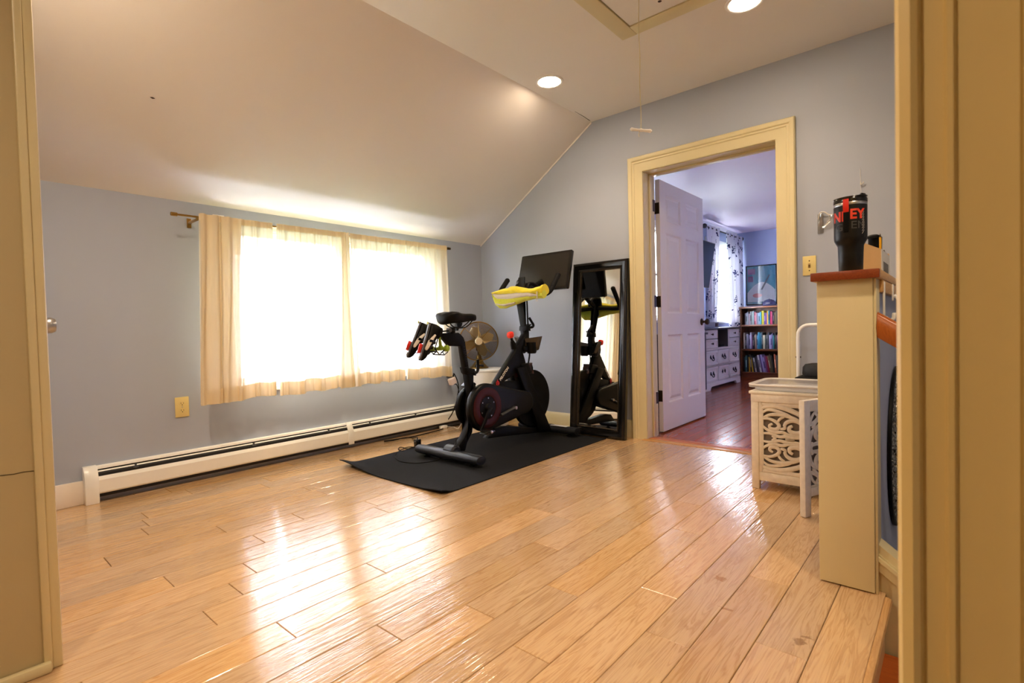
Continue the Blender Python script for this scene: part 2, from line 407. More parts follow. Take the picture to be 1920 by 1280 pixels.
joints = []
for q in jpx:
    p = at_z(q[0], q[1], 0); joints.append((p.x, p.y))
rows = []
k = 0; x = -.2989
while x > XW-.1:
    rows.append((x-PITCHB, x, -1.5, YF)); x -= PITCHB
rows.append((-.2989, -.178, -1.5, 2.02))
floor_o = floor_boards('floor', rows, joints, -1.5, YF, m_oak, 'glossy honey oak plank floor of the exercise room', 3)
floor_boards('floor_bedroom', [(-2.76+i*.09, -2.76+(i+1)*.09, YF+.09, BY) for i in range(40)], [], 0, 0, m_cherry, 'dark reddish cherry plank floor of the blue bedroom', 9)
struct('trim_18', [((-1.83, YF-.052, -.012), (-.86, YF+.012, .005))], m_lt0, 'pale oak edge strip in front of the bedroom threshold', 'threshold', bev=.004)
struct('trim_1', [((-1.83, YF+.012, -.012), (-.86, YF+.10, .006))], m_thr, 'orange oak threshold strip under the bedroom doorway', 'threshold', bev=.004)
# stair: nosing, landing, steps
struct('floor_landing', [((-.182, -1.5, -.22), (.12, 1.985, -.19)), ((.12, .6, -.41), (.40, 1.985, -.38)), ((.40, .6, -.60), (.68, 1.985, -.57)), ((.68, .6, -.79), (XR, 1.985, -.76))], m_tread, 'orange oak stair treads dropping away beside the plank floor', 'stair')
struct('trim_2', [((-.200, -1.5, -.19), (-.182, 1.985, -.024)), ((.12, .6, -.38), (.135, 1.985, -.22)), ((.40, .6, -.57), (.415, 1.985, -.41)), ((.68, .6, -.76), (.695, 1.985, -.6))], m_trim, 'cream stair risers under the oak nosing', 'stair riser')
def nosing(bm): add_prism(bm, [(-.178, -1.5, .0), (-.178, -1.5, -.024), (-.172, -1.5, -.024), (-.163, -1.5, -.019), (-.160, -1.5, -.012), (-.163, -1.5, -.004), (-.172, -1.5, 0)], (0, 3.47, 0))
one('trim_3', nosing, wood('nosing_oak', (214, 172, 118), (184, 138, 86), .25, (14, 1.2, 14), .05), 'rounded oak nosing along the edge of the plank floor', 'stair nosing', kind='structure')

struct('floor_under', [((XW-.15, -1.62, -1.06), (XR+.1, YB, -1.0))], m_hall, 'floor at the foot of the stairs', 'floor')
# ---- walls
def wall_holes_y(x0, x1, y0, y1, z0, z1, holes):
    """wall in a plane x=const: boxes around rectangular holes (ya,yb,za,zb), sorted in y"""
    bs = []; y = y0
    for ya, yb, za, zb in sorted(holes):
        bs.append(((x0, y, z0), (x1, ya, z1)))
        bs.append(((x0, ya, z0), (x1, yb, za))); bs.append(((x0, ya, zb), (x1, yb, z1))); y = yb
    bs.append(((x0, y, z0), (x1, y1, z1)))
    return bs
WY0, WY1, WZ0, WZ1 = 1.30, 3.02, .53, 1.575
struct('wall_left', wall_holes_y(XW-.08, XW, 0, YB, -1.06, ZK+.05, [(WY0, WY1, WZ0, WZ1)]), m_wallw, 'low pale grey wall holding the curtained window', 'wall')
# far wall with doorway x -1.807..-.881, z 2.034
DX0, DX1, DZ = -1.807, -.881, 2.034
def farwall(bm):
    add_box(bm, (XW-.15, YF, -1.06), (DX0-.02, YB, ZC+.1)); add_box(bm, (DX1+.02, YF, -1.06), (XR+.1, YB, ZC+.1)); add_box(bm, (DX0-.02, YF, -1.06), (DX1+.02, YB, -.02)); add_box(bm, (DX0-.02, YF, DZ+.02), (DX1+.02, YB, ZC+.1))
one('wall_back', farwall, m_wall, 'grey wall with the bedroom doorway and the leaning mirror', 'wall', kind='structure')
struct('wall_front', [((XW-.15, Y0-.02, -1.06), (-1.86, Y0+.09, ZC+.1))], m_wall, 'grey wall behind the open white door at the left edge', 'wall')
struct('wall_hall', [((-1.98, -1.5, -1.06), (-1.83, .19, ZC+.1))], m_hall, 'beige hall wall with a hairline crack at the left edge', 'wall')
struct('wall_hall_end', [((-1.98, -1.62, -1.06), (XR+.1, -1.5, ZC+.1))], m_hall, 'beige wall closing the hall behind the viewer', 'wall')
struct('wall_right', [((XR, -1.62, -1.06), (XR+.1, YB, ZC+.1))], m_wall, 'grey wall on the far side of the stairs', 'wall')
struct('wall_near', [((.075, .75, -1.0), (XR, .87, ZC+.05))], m_hall, 'beige wall beside the blurred door casing at the right edge', 'wall')
# ceiling
def slope(bm):
    add_prism(bm, [(XW-.15, 0, ZK-.0981), (XC, 0, ZC), (XC, 0, ZC+.15), (XW-.15, 0, ZK+.1)], (0, YF+.02, 0))
one('ceiling_slope', slope, m_ceil, 'sloped white ceiling running down to the window wall', 'ceiling', kind='structure')
def flatc(bm):
    hx0, hx1, hy0, hy1 = -1.37, -.80, 1.27, 2.636
    add_box(bm, (XC, -1.6, ZC), (hx0, YB, ZC+.12)); add_box(bm, (hx1, -1.6, ZC), (XR+.1, YB, ZC+.12))
    add_box(bm, (hx0, -1.6, ZC), (hx1, hy0, ZC+.12)); add_box(bm, (hx0, hy1, ZC), (hx1, YB, ZC+.12)); add_box(bm, (hx0-.1, hy0-.1, ZC+.121), (hx1+.1, hy1+.1, ZC+.14))
one('ceiling', flatc, m_ceil, 'flat white ceiling with the attic hatch and recessed lights', 'ceiling', kind='structure')
# crack strip where slope meets far wall
def strip(bm):
    add_prism(bm, [(XW, YF-.006, ZK), (XC, YF-.006, ZC-.002), (XC, YF-.006, ZC-.014), (XW, YF-.006, ZK-.012)], (0, .006, 0))
one('trim_4', strip, m_ceil, 'thin white strip where the sloped ceiling meets the grey wall', 'trim', kind='structure')
# hatch
def hatch_trim(bm):
    x0, x1, y0, y1, w = -1.37, -.80, 1.27, 2.636, .092
    add_box(bm, (x0-w, y0-w, ZC-.014), (x0, y1+w, ZC), .003); add_box(bm, (x1, y0-w, ZC-.014), (x1+w, y1+w, ZC), .003)
    add_box(bm, (x0, y1, ZC-.014), (x1, y1+w, ZC), .003); add_box(bm, (x0, y0-w, ZC-.014), (x1, y0, ZC), .003)
one('trim_5', hatch_trim, m_trim, 'cream frame boards around the attic hatch', 'trim', kind='structure')
hatch = thing('attic_hatch', (-1.085, 1.95, ZC-.008), 'white attic hatch panel set in the ceiling above the pull cord', 'hatch')
part('panel', lambda bm: add_box(bm, (-1.363, 1.277, ZC-.010), (-.807, 2.629, ZC+.01), .002), m_hatch, hatch)
hb = at_z(1237, 3, ZC-.011)
part('screw', lambda bm: add_lathe(bm, [(0, -.003), (.007, -.002), (.010, 0)], (hb.x, hb.y, ZC-.010), (0, 0, 1), 12), m_bronze, hatch, 'dark screw head')
c0, c1_ = at_z(1078, 209, ZC-.0006), at_z(1106, 226, ZC-.0006)
one('trim_17', lambda bm: add_tube(bm, [c0, c0.lerp(c1_, .5)+Vector((.003, 0, 0)), c1_], [.0008, .0022, .0026], 5), m_bronze, 'short dark crack in the ceiling at the top of the slope', 'crack', kind='structure')
_d = _ray(286, 183); _t = (1.69+.6539*(0+3.53)-CAMZ)/(_d.z-.6539*_d.x); sp_ = CO+_d*_t
one('trim_19', lambda bm: add_tube(bm, [sp_+Vector((0, -.010, -.001)), sp_+Vector((0, 0, -.002)), sp_+Vector((0, .010, -.001))], [.001, .004, .001], 6), m_bronze, 'small dark nail mark on the sloped ceiling', 'mark', kind='structure')
cord = thing('pull_cord', (-1.208, 2.426, 1.85), 'thin cream pull cord hanging from the attic hatch with a small handle', 'pull cord')
part('string', lambda bm: add_tube(bm, [(-1.208+.002*math.sin(i*.9), 2.426, 1.862+i*(ZC-.01-1.862)/16) for i in range(17)], .0021, 6), m_limepale if 0 else m_trim, cord)
def cordh(bm):
    c = Vector((-1.208, 2.426, 1.855)); d = Vector((CR.x, CR.y, -.12)).normalized()
    add_tube(bm, [c+d*t for t in (-.055, -.048, -.035, -.012, 0, .012, .035, .048, .055)], [.004, .0095, .0075, .006, .0085, .006, .0075, .0095, .004], 10)
part('handle', cordh, m_white, cord, 'cream dog-bone shaped handle')
part('knot_tail', lambda bm: add_tube(bm, [(-1.214, 2.42, 1.85), (-1.218, 2.42, 1.832), (-1.215, 2.42, 1.822)], .0015, 5), m_trim, cord)
# casing round the bedroom doorway (front side) and jamb
def casing_profile_v(bm, xin, sgn):     # vertical leg, inner edge xin, growing outward in sgn
    w = .115; y = YF
    prof = [(0, 0), (0, .013), (.008, .016), (.062, .019), (.068, .024), (.078, .024), (.084, .030), (.098, .034), (.108, .034), (w, .026), (w, 0)]
    return [(xin+sgn*a, y-b) for a, b in prof]
def casing(bm):
    xi0, xi1, zi = DX0+.002, DX1-.002, DZ+.0; w = .115
    prof = [(0, 0), (0, .013), (.008, .016), (.062, .019), (.068, .024), (.078, .024), (.084, .030), (.098, .034), (.108, .034), (w, .026), (w, 0)]
    secs = []
    for (cx, cz, sx, sz) in ((xi0, 0.0, -1, 0), (xi0, zi, -1, 1), (xi1, zi, 1, 1), (xi1, 0.0, 1, 0)):
        secs.append([(cx+sx*a, YF-b, cz+sz*a) for a, b in prof])
    add_loft(bm, secs)
one('trim_6', casing, m_trim, 'moulded cream casing around the bedroom doorway', 'door casing', kind='structure', ang=20)
def jamb(bm):
    add_box(bm, (DX0-.02, YF-.005, 0), (DX0+.004, YB+.01, DZ+.02)); add_box(bm, (DX1-.004, YF-.005, 0), (DX1+.02, YB+.01, DZ+.02)); add_box(bm, (DX0, YF-.005, DZ-.004), (DX1, YB+.01, DZ+.02))
    for x0, x1 in ((DX0+.004, DX0+.016), (DX1-.016, DX1-.004)): add_box(bm, (x0, YB-.09, 0), (x1, YB-.045, DZ-.004), .003)
    add_box(bm, (DX0, YB-.09, DZ-.018), (DX1, YB-.045, DZ-.004), .003)
one('trim_7', jamb, m_trim, 'cream jamb lining inside the bedroom doorway', 'door jamb', kind='structure')
# baseboards
def base_x(bm, x0, x1, y, h=.135, d=.016):
    add_prism(bm, [(x0, y, 0), (x0, y-d, 0), (x0, y-d, h-.02), (x0, y-d*.6, h-.006), (x0, y-d*.35, h), (x0, y, h)], (x1-x0, 0, 0))
one('baseboard_back', lambda bm: (base_x(bm, XW, DX0-.115, YF), base_x(bm, DX1+.115, -.355, YF)), m_trim, 'cream baseboard along the grey doorway wall', 'baseboard', kind='structure', ang=25)
def base_l(bm):
    for a, b in ((.1, .395), (.397, .555)):
        add_box(bm, (XW, a, 0), (XW+.015, b, .125), .003)
one('baseboard_left', base_l, mat('paint_offwhite', (240, 232, 220), .4, var=.02), 'short cream baseboard left of the heater', 'baseboard', kind='structure')
# left edge: hall corner trim and shoe
def hall_trim(bm):
    add_box(bm, (-1.95, .19, 0), (-1.822, .208, ZC), .004); add_box(bm, (-1.95, .206, 0), (-1.828, .229, ZC), .004)
one('trim_8', hall_trim, m_trim, 'cream corner trim at the left edge of the view', 'trim', kind='structure')
one('baseboard_hall', lambda bm: add_box(bm, (-1.83, -1.5, 0), (-1.808, .205, .028), .006), m_trim, 'low cream shoe moulding at the bottom left corner', 'baseboard', kind='structure')
part_crack = one('trim_9', lambda bm: add_tube(bm, [(-1.8297, .19-.02*i, .535+.0012*math.sin(i*2.1)+.0006*i) for i in range(12)], .0009, 5), m_bronze, 'hairline horizontal crack across the beige hall wall', 'crack', kind='structure')
# right edge: blurred casing
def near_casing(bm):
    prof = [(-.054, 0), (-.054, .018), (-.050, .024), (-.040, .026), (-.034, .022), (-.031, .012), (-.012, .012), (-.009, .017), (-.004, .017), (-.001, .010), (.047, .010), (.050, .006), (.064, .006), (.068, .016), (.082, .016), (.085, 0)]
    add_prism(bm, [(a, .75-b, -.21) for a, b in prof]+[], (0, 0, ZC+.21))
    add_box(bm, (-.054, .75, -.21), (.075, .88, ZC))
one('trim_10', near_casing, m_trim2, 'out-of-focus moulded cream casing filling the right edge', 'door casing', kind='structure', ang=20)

# ---- half wall at the stairs
struct('wall_stair', [((-.352, 2.02, -1.0), (-.204, YF, 1.003))], m_blue, 'half wall with a pale blue stair side behind the cream post', 'wall')
def post(bm):
    add_box(bm, (-.358, 1.963, .004), (-.204, 2.06, 1.003), .003)
    add_box(bm, (-.204, 1.972, .0), (-.196, 2.06, 1.003), .002)
one('trim_11', post, m_trim, 'flat cream end post of the half wall under the tumbler', 'post', kind='structure')
m_lt = wood('cap_light_oak', (214, 172, 116), (190, 144, 88), .35, (14, 1.2, 14), .05)
struct('trim_12', [((-.372, 1.94, 1.003), (-.184, 1.958, 1.031))], m_cap, 'reddish brown front edge of the half wall cap under the tumbler', 'wall cap', bev=.003)
struct('trim_16', [((-.372, 1.958, 1.003), (-.184, YF, 1.031))], m_lt, 'light wooden cap along the top of the half wall', 'wall cap', bev=.003)
struct('trim_13', [((-.204, 2.06, .962), (-.186, YF, 1.003))], m_lt, 'light wooden apron strip under the half wall cap', 'trim', bev=.003)
# sloping skirt and stringer beside the stairs
def skirt(bm):
    for dz0, dz1, y0 in ((-.055, .0, 1.985), (-.02, -.006, 1.975), (.0, .028, 1.992)):
        za, zb = .125, -.86
        add_prism(bm, [(-.196, y0, za+dz0), (XR, y0, zb+dz0), (XR, y0, zb+dz1), (-.196, y0, za+dz1)], (0, 2.06-y0, 0))
    add_prism(bm, [(-.196, 2.0, -.8), (XR, 2.0, -.9), (XR, 2.0, -.86-.055), (-.196, 2.0, .07)], (0, .05, 0))
one('trim_14', skirt, m_trim, 'cream stair skirt board sloping down beside the post', 'stair skirt', kind='structure')
def hrail(bm):
    a, b = Vector((-.196, 1.995, .858)), Vector((XR-.02, 1.995, -.03)); d = (b-a)
    add_prism(bm, [a+Vector((0, -.022, -.040)), a+Vector((0, -.028, 0)), a+Vector((0, -.02, .034)), a+Vector((0, .0, .042)), a+Vector((0, .02, .034)), a+Vector((0, .028, 0)), a+Vector((0, .022, -.040))], d, .004)
one('handrail', hrail, m_rail, 'orange wooden handrail sloping down from the cream post', 'handrail')

# ---- windows
def window(n, x, y0, y1, z0, z1, units, label, td=.15):
    w = thing('window_%d' % n, (x, (y0+y1)/2, z0), label, 'window', kind='structure')
    xo = x-td*.6
    def fr(bm):
        add_box(bm, (x-td, y0-.0, z0), (x+.0, y0+.025, z1)); add_box(bm, (x-td, y1-.025, z0), (x, y1, z1))
        add_box(bm, (x-td, y0+.025, z0), (x, y1-.025, z0+.025)); add_box(bm, (x-td, y0+.025, z1-.018), (x, y1-.025, z1))
        c = .06
        add_box(bm, (x, y0-c, z0-.02), (x+.016, y0+.006, z1+c), .003); add_box(bm, (x, y1-.006, z0-.02), (x+.016, y1+c, z1+c), .003)
        add_box(bm, (x, y0, z1-.006), (x+(.016 if td > .1 else .006), y1, z1+(c if td > .1 else .03)), .002)
        for i in range(1, units):
            ym = y0+(y1-y0)*i/units; add_box(bm, (x-td*.9, ym-.022, z0+.025), (x-td*.2, ym+.022, z1-.018), .003)
    part('window_frame', fr, m_white, w)
    part('window_sill', lambda bm: add_box(bm, (x-.02, y0-.08, z0-.03), (x+.045, y1+.08, z0+.0), .005), m_white, w)
    for i in range(units):
        a = y0+(y1-y0)*i/units+.022; b = y0+(y1-y0)*(i+1)/units-.022
        def sash(bm):
            for lo, hi in (((xo-.02, a, z0+.025), (xo+.02, a+.035, z1-.025)), ((xo-.02, b-.035, z0+.025), (xo+.02, b, z1-.025)), ((xo-.02, a, z0+.025), (xo+.02, b, z0+.065)), ((xo-.02, a, z1-.046), (xo+.02, b, z1-.018)),
                           ((xo-.02, a, (z0+z1)/2-.014), (xo+.02, b, (z0+z1)/2+.014)))[:4 if td < .1 else 5]: add_box(bm, lo, hi, .002)
        s = part('sash', sash, m_white, w)
        part('pane', lambda bm: add_box(bm, (xo-.003, a+.03, z0+.06), (xo+.003, b-.03, z1-.042)), m_pane, s)
    return w
m_pane = glass('window_glass', (1, 1, 1), .06)
w1 = window(1, XW, WY0, WY1, WZ0, WZ1, 2, 'wide bright window behind the cream sheer curtains', td=.08)
# ---- curtains of the exercise room
m_cur = sheer('curtain_cream_sheer', (240, 224, 188), .20, .30, trc=(246, 243, 236))
m_gat = sheer('curtain_cream_gathered', (242, 226, 192), .05, .30, trc=(248, 240, 220))
m_hem = sheer('curtain_cream_hem', (240, 222, 184), .02, .22, trc=(244, 230, 200))
RX = -3.39
KC = 3.39/3.44
def kz(z): return CAMZ+(z-CAMZ)*KC
rod = thing('curtain_rod', (RX, 2.06, 1.585), 'thin brushed gold curtain rod sticking out past the cream curtains', 'curtain rod')
def rz(y): return kz(1.588+(y-1.0)*.006)
part('rod', lambda bm: add_tube(bm, [(RX, 1.02*KC, rz(1.02)), (RX, 3.12*KC, rz(3.12))], .006, 12), m_brass, rod)
for y in (1.0*KC, 3.135*KC):
    part('finial', lambda bm: add_cyl(bm, (RX, y-.012, rz(y)), (RX, y+.022, rz(y)), .011, 14, .003), m_brass if y < 2 else m_bronze, rod)
for y in (1.125*KC, 3.105*KC):
    part('bracket', lambda bm: (add_box(bm, (XW, y-.012, rz(y)-.045), (XW+.006, y+.012, rz(y)+.012), .002), add_box(bm, (XW, y-.006, rz(y)-.022), (RX+.006, y+.006, rz(y)-.008), .002), add_box(bm, (RX-.008, y-.006, rz(y)-.02), (RX+.01, y+.006, rz(y)-.004), .002)), m_brass, rod)
def curtain(yt0, yt1, yb0, yb1, zb0, zb1, label, folds, amp, seed, hem=.088, side_fold=None, xoff=0.):
    yt0, yt1, yb0, yb1, zb0, zb1 = yt0*KC, yt1*KC, yb0*KC, yb1*KC, kz(zb0), kz(zb1)
    rnd = random.Random(seed); ph = [rnd.uniform(0, 6.28) for _ in range(6)]
    root = thing('curtain', (RX, (yb0+yb1)/2, min(zb0, zb1)), label, 'curtain', 'cream sheer curtains on the gold rod')
    def P(u, v, dx=0.):       # u along width, v 0 top..1 bottom
        y = (yt0+(yt1-yt0)*u)*(1-v)+(yb0+(yb1-yb0)*u)*v
        zt = rz(yt0+(yt1-yt0)*u)+.018; zb = zb0+(zb1-zb0)*u + .006*math.sin(u*folds*4.1+ph[3])
        z = zt+(zb-zt)*v
        A = amp*(.45+.55*min(1, v*2.2))
        x = A*math.sin(2*PI*folds*u+ph[0]+.5*math.sin(3*u+ph[1])) + A*.5*math.sin(2*PI*folds*2.3*u+ph[2]+v*.8) + .25*A*math.sin(2*PI*folds*5.2*u+ph[4])
        y += .35*A*math.cos(2*PI*folds*u+ph[0]+v*.4)
        if v < .04: x = x*.5
        return Vector((RX+.014+max(-.012, x*.9)+xoff+dx, y, z))
    nu = 110
    bm = bmesh.new(); add_grid(bm, lambda u, v: P(u, v), nu, 44); obj('cloth', bm, m_cur, root, ang=80)
    hv = hem/1.12
    bm = bmesh.new(); add_grid(bm, lambda u, v: P(u, 1-hv*(1-v), .004), nu, 5); obj('hem', bm, m_hem, root, ang=80)
    bm = bmesh.new(); add_grid(bm, lambda u, v: P(u, .034*v, .004), nu, 2); obj('rod_pocket', bm, m_hem, root, ang=80)
    return root
curtain(1.128, 1.566, 1.096, 1.552, .462, .480, 'leftmost cream sheer curtain panel, beside the bare rod end', 4.2, .020, 1)
curtain(1.592, 2.112, 1.572, 2.165, .462, .478, 'second cream curtain panel from the left with a slanting right edge', 4.6, .020, 2)
curtain(2.136, 2.648, 2.162, 2.598, .478, .478, 'third cream curtain panel from the left, behind the cycling shoes', 4.8, .019, 3)
curtain(2.652, 3.10, 2.618, 3.118, .474, .466, 'rightmost cream curtain panel, behind the bike saddle', 4.2, .019, 4)
# heavier gathered fold on the left panel
bm = bmesh.new()
def gf(u, v):
    y = (1.128+.23*u*(1-.05*v))*KC; z = rz(1.2)+.016-(rz(1.2)+.016-kz(.464))*v
    return Vector((RX+.034+.012*math.sin(u*2*PI*3.1+.6)+.004*math.sin(u*31), y-.03*v+.006*math.sin(v*5+u*9), z))
# (second thickness of the left panel's gathered edge)
root_first = [o for o in COL.objects if o.name == 'curtain'][0]
add_grid(bm, gf, 50, 30); obj('gathered_edge', bm, m_gat, root_first, ang=80)
bm = bmesh.new()
def gf2(u, v):
    yt = 2.055+.06*u; yb = 2.005+.175*u; y = (yt+(yb-yt)*v**1.4)*KC
    z = rz(2.1)+.016-(rz(2.1)+.016-kz(.47))*v
    return Vector((RX+.036+.009*math.sin(u*2*PI*2.2+.9), y, z))
add_grid(bm, gf2, 30, 30); obj('gathered_edge', bm, m_gat, [o for o in COL.objects if o.name == 'curtain.001'][0], ang=80)

# ---- heater
heat = thing('baseboard_heater', (XW, 2.0, 0), 'long almond baseboard heater under the window with a dark fin slot', 'heater')
HY0, HY1 = .60, 3.62
def hprof(pts, y0, y1, bev=0.):
    return lambda bm: add_prism(bm, [(XW+a, y0, b) for a, b in pts], (0, y1-y0, 0), bev)
part('back_plate', hprof([(.0, .02), (.006, .02), (.006, .185), (.0, .185)], HY0, HY1), m_heater, heat)
part('top_lip', hprof([(.0, .192), (.018, .196), (.030, .190), (.034, .178), (.030, .176), (.026, .184), (.016, .188), (.0, .184)], HY0, HY1), m_heater, heat, ang=20)
part('fins', hprof([(.006, .03), (.046, .03), (.046, .155), (.03, .170), (.006, .172)], HY0, HY1), m_hblack, heat)
part('damper', hprof([(.034, .170), (.040, .166), (.041, .163), (.035, .167)], HY0, HY1), m_heater, heat)
part('front_cover', hprof([(.050, .055), (.058, .050), (.062, .058), (.062, .122), (.052, .141), (.048, .141), (.056, .120), (.056, .062)], HY0, HY1), m_heater, heat, ang=20)
part('end_cap', hprof([(0, 0), (.066, 0), (.066, .130), (.050, .170), (.026, .196), (0, .198)], .552, .612, .004), m_heater, heat, ang=25)
part('joint_cover', hprof([(.03, .198), (.036, .192), (.066, .130), (.066, .034), (.060, .034), (.060, .126), (.028, .19)], 2.10, 2.145, .001), m_almond if 0 else m_heater, heat)
for y in (.78, 1.42, 1.95, 2.3, 2.75):
    part('bracket', lambda bm: (add_box(bm, (XW+.03, y-.004, .15), (XW+.05, y+.004, .172)), add_cyl(bm, (XW+.05, y-.012, .156), (XW+.05, y+.012, .156), .004, 8)), m_dgrey, heat)

# ---- outlet, switch
def outlet(name, c, axis, label):
    r = thing(name, c, label, 'outlet')
    c = Vector(c)
    part('cover_plate', lambda bm: add_box(bm, c+Vector((0, -.037, -.060)), c+Vector((.006, .037, .060)), .003), m_almond, r)
    for dz in (-.021, .021):
        f = part('receptacle', lambda bm: add_lathe(bm, [(0, .0), (.017, .0), (.0165, .0025), (0, .0025)], c+Vector((.005, 0, dz)), (1, 0, 0), 20), m_almond, r)
        part('slot', lambda bm: (add_box(bm, c+Vector((.007, -.0075, dz-.002)), c+Vector((.0079, -.0055, dz+.007))), add_box(bm, c+Vector((.007, .0055, dz-.002)), c+Vector((.0079, .0075, dz+.006))), add_cyl(bm, c+Vector((.007, 0, dz-.008)), c+Vector((.0079, 0, dz-.008)), .0028, 8)), m_hblack, f)
    part('screw', lambda bm: add_lathe(bm, [(0, .0015), (.003, .001), (.0035, 0)], c+Vector((.006, 0, 0)), (1, 0, 0), 10), m_steel, r)
outlet('wall_outlet', (XW, 1.031, .455), 'x', 'almond wall outlet left of the curtains above the heater')
sw = thing('light_switch', (-.701, YF, 1.216), 'almond light switch on the grey wall right of the doorway', 'light switch')
sc = Vector((-.701, YF, 1.216))
part('cover_plate', lambda bm: add_box(bm, sc+Vector((-.037, -.006, -.060)), sc+Vector((.037, 0, .060)), .003), m_almond, sw)
part('toggle', lambda bm: (add_box(bm, sc+Vector((-.006, -.008, -.013)), sc+Vector((.006, -.005, .013)), .001), add_box(bm, sc+Vector((-.004, -.016, .0)), sc+Vector((.004, -.005, .009)), .001, Matrix.Rotation(-.35, 3, 'X'))), mat('toggle_brown', (150, 122, 66), .4), sw)
for dz in (-.03, .03): part('screw', lambda bm: add_lathe(bm, [(0, .0015), (.003, .001), (.0035, 0)], sc+Vector((0, -.006, dz)), (0, -1, 0), 10), m_bronze, sw)

# ---- recessed lights
LAMP = (1.0, .775, .54)
m_lamp = emit('lamp_lens', LAMP, 92.)
def can(x, y, label, k=1.):
    r = thing('recessed_light', (x, y, ZC), label, 'ceiling light', 'recessed lights in the flat ceiling')
    part('trim_ring', lambda bm: add_lathe(bm, [(.095, 0), (.094, -.004), (.086, -.006), (.076, -.004), (.070, .004), (.066, .02), (.095, .02)], (x, y, ZC), (0, 0, 1), 36, cap=False), m_white, r)
    part('lens', lambda bm: add_lathe(bm, [(0, -.0085), (.04, -.008), (.062, -.0065), (.0705, -.0045)], (x, y, ZC), (0, 0, 1), 32, cap=False), m_lamp, r, recalc=True)
    l = bpy.data.lights.new('downlight', 'SPOT'); l.energy = 31*k; l.color = LAMP; l.spot_size = 2.5; l.spot_blend = 1.0; l.shadow_soft_size = .05
    lo = bpy.data.objects.new('downlight', l); COL.objects.link(lo); lo.location = (x, y, ZC-.075)
L1 = at_z(1030, 153, ZC); L2 = at_z(1396, 4, ZC)
can(L1.x, L1.y, 'lit recessed ceiling light near the sloped ceiling crease', .85)
can(L2.x, L2.y, 'lit recessed ceiling light at the top edge, right of the hatch', .75)
can(L1.x, .33, 'added unseen recessed light nearer the viewer on the window side', 2.2)  # out of view, added to lift the window wall and left floor
can(.32, 1.35, 'added unseen recessed light over the stairs', 1.2)  # out of view, added to brighten the blue stair wall
can(-.75, -.55, 'added unseen recessed light in the hall behind the viewer', 1.5)  # out of view, added to light the near casing

# ---- mirror
ma = math.atan2(.112, 1.385)
mir = thing('leaning_mirror', (-2.17, 3.50, 0), 'tall black framed mirror leaning on the wall beside the doorway', 'mirror')
def MP(u, v, w):       # u across, v up the glass, w out of the face
    d = Vector((0, math.sin(ma), math.cos(ma))); n = Vector((0, -math.cos(ma), math.sin(ma)))
    return Vector((u, 3.498, .004)) + d*v + n*w
MX0, MX1, MH = -2.425, -1.922, 1.392
def mframe(bm):
    prof = [(0, -.028), (0, .006), (.006, .014), (.02, .018), (.045, .012), (.058, .004), (.064, .006), (.066, .0), (.066, -.012), (.066, -.028)]
    secs = []
    for cu, cv, su, sv in ((MX0, 0, 1, 1), (MX1, 0, -1, 1), (MX1, MH, -1, -1), (MX0, MH, 1, -1), (MX0, 0, 1, 1)):
        secs.append([MP(cu+su*a, cv+sv*a, b) for a, b in prof])
    add_loft(bm, secs, cap=False)
part('frame', mframe, m_blkg, mir, ang=25)
def mbead(bm):
    g = .069
    cs = [(MX0+g, g), (MX1-g, g), (MX1-g, MH-g), (MX0+g, MH-g)]
    for (a, b), (c, d) in zip(cs, cs[1:]+cs[:1]):
        n = int(math.hypot(c-a, d-b)/.008)
        for i in range(n):
            t = i/n; p = MP(a+(c-a)*t, b+(d-b)*t, .001)
            q = bmesh.new(); bmesh.ops.create_icosphere(q, subdivisions=1, radius=.0032)
            for v in q.verts: v.co += p
            merge(bm, q)
part('beaded_trim', mbead, mat('bead_silver', (96, 84, 66), .35, metal=.8), mir, 'narrow silver beaded edge')
m_mirror, N_, L_, B_ = nodes('mirror_silver'); B_.inputs['Metallic'].default_value = 1; B_.inputs['Roughness'].default_value = .01; B_.inputs['Base Color'].default_value = (.86, .88, .87, 1)
def mglass(bm):
    g = .066
    add_prism(bm, [MP(MX0+g, g, -.010), MP(MX1-g, g, -.010), MP(MX1-g, MH-g, -.010), MP(MX0+g, MH-g, -.010)], MP(0, 0, -.016)-MP(0, 0, -.010))
part('glass', mglass, m_mirror, mir, 'reflecting glass', flat=True)

# ------------------------------------------------------------------ exercise mat
MZ = .006
def matf(bm):
    x0, x1, y0, y1 = -3.075, -2.07, 1.79, 3.47
    def top(u, v):
        x = x0+(x1-x0)*u; y = y0+(y1-y0)*v
        lift = .030*math.exp(-((y-y0)/.075)**2)*(math.exp(-((x-x0)/.22)**2)) + .010*math.exp(-((y-y0)/.06)**2)*(.5+.5*math.sin(u*7+1)) + .012*math.exp(-((y-y0)/.05)**2)*math.exp(-((x-x1)/.1)**2)
        return x, y, lift
    nu, nv = 40, 60
    add_grid(bm, lambda u, v: (top(u, v)[0], top(u, v)[1]-.0*v, MZ+top(u, v)[2]), nu, nv)
    add_grid(bm, lambda u, v: (top(u, v)[0], top(u, v)[1], .0006+top(u, v)[2]), nu, nv)
    for a in (0, 1):
        add_grid(bm, lambda u, v: (top(u, a)[0], top(u, a)[1], .0006+top(u, a)[2]+(MZ-.0006)*v), nu, 1)
        add_grid(bm, lambda u, v: (top(a, u)[0], top(a, u)[1], .0006+top(a, u)[2]+(MZ-.0006)*v), nv, 1)
    bmesh.ops.remove_doubles(bm, verts=bm.verts[:], dist=.0004)
one('exercise_mat', matf, m_mat, 'black textured exercise mat on the plank floor under the bike', 'mat', ang=50)

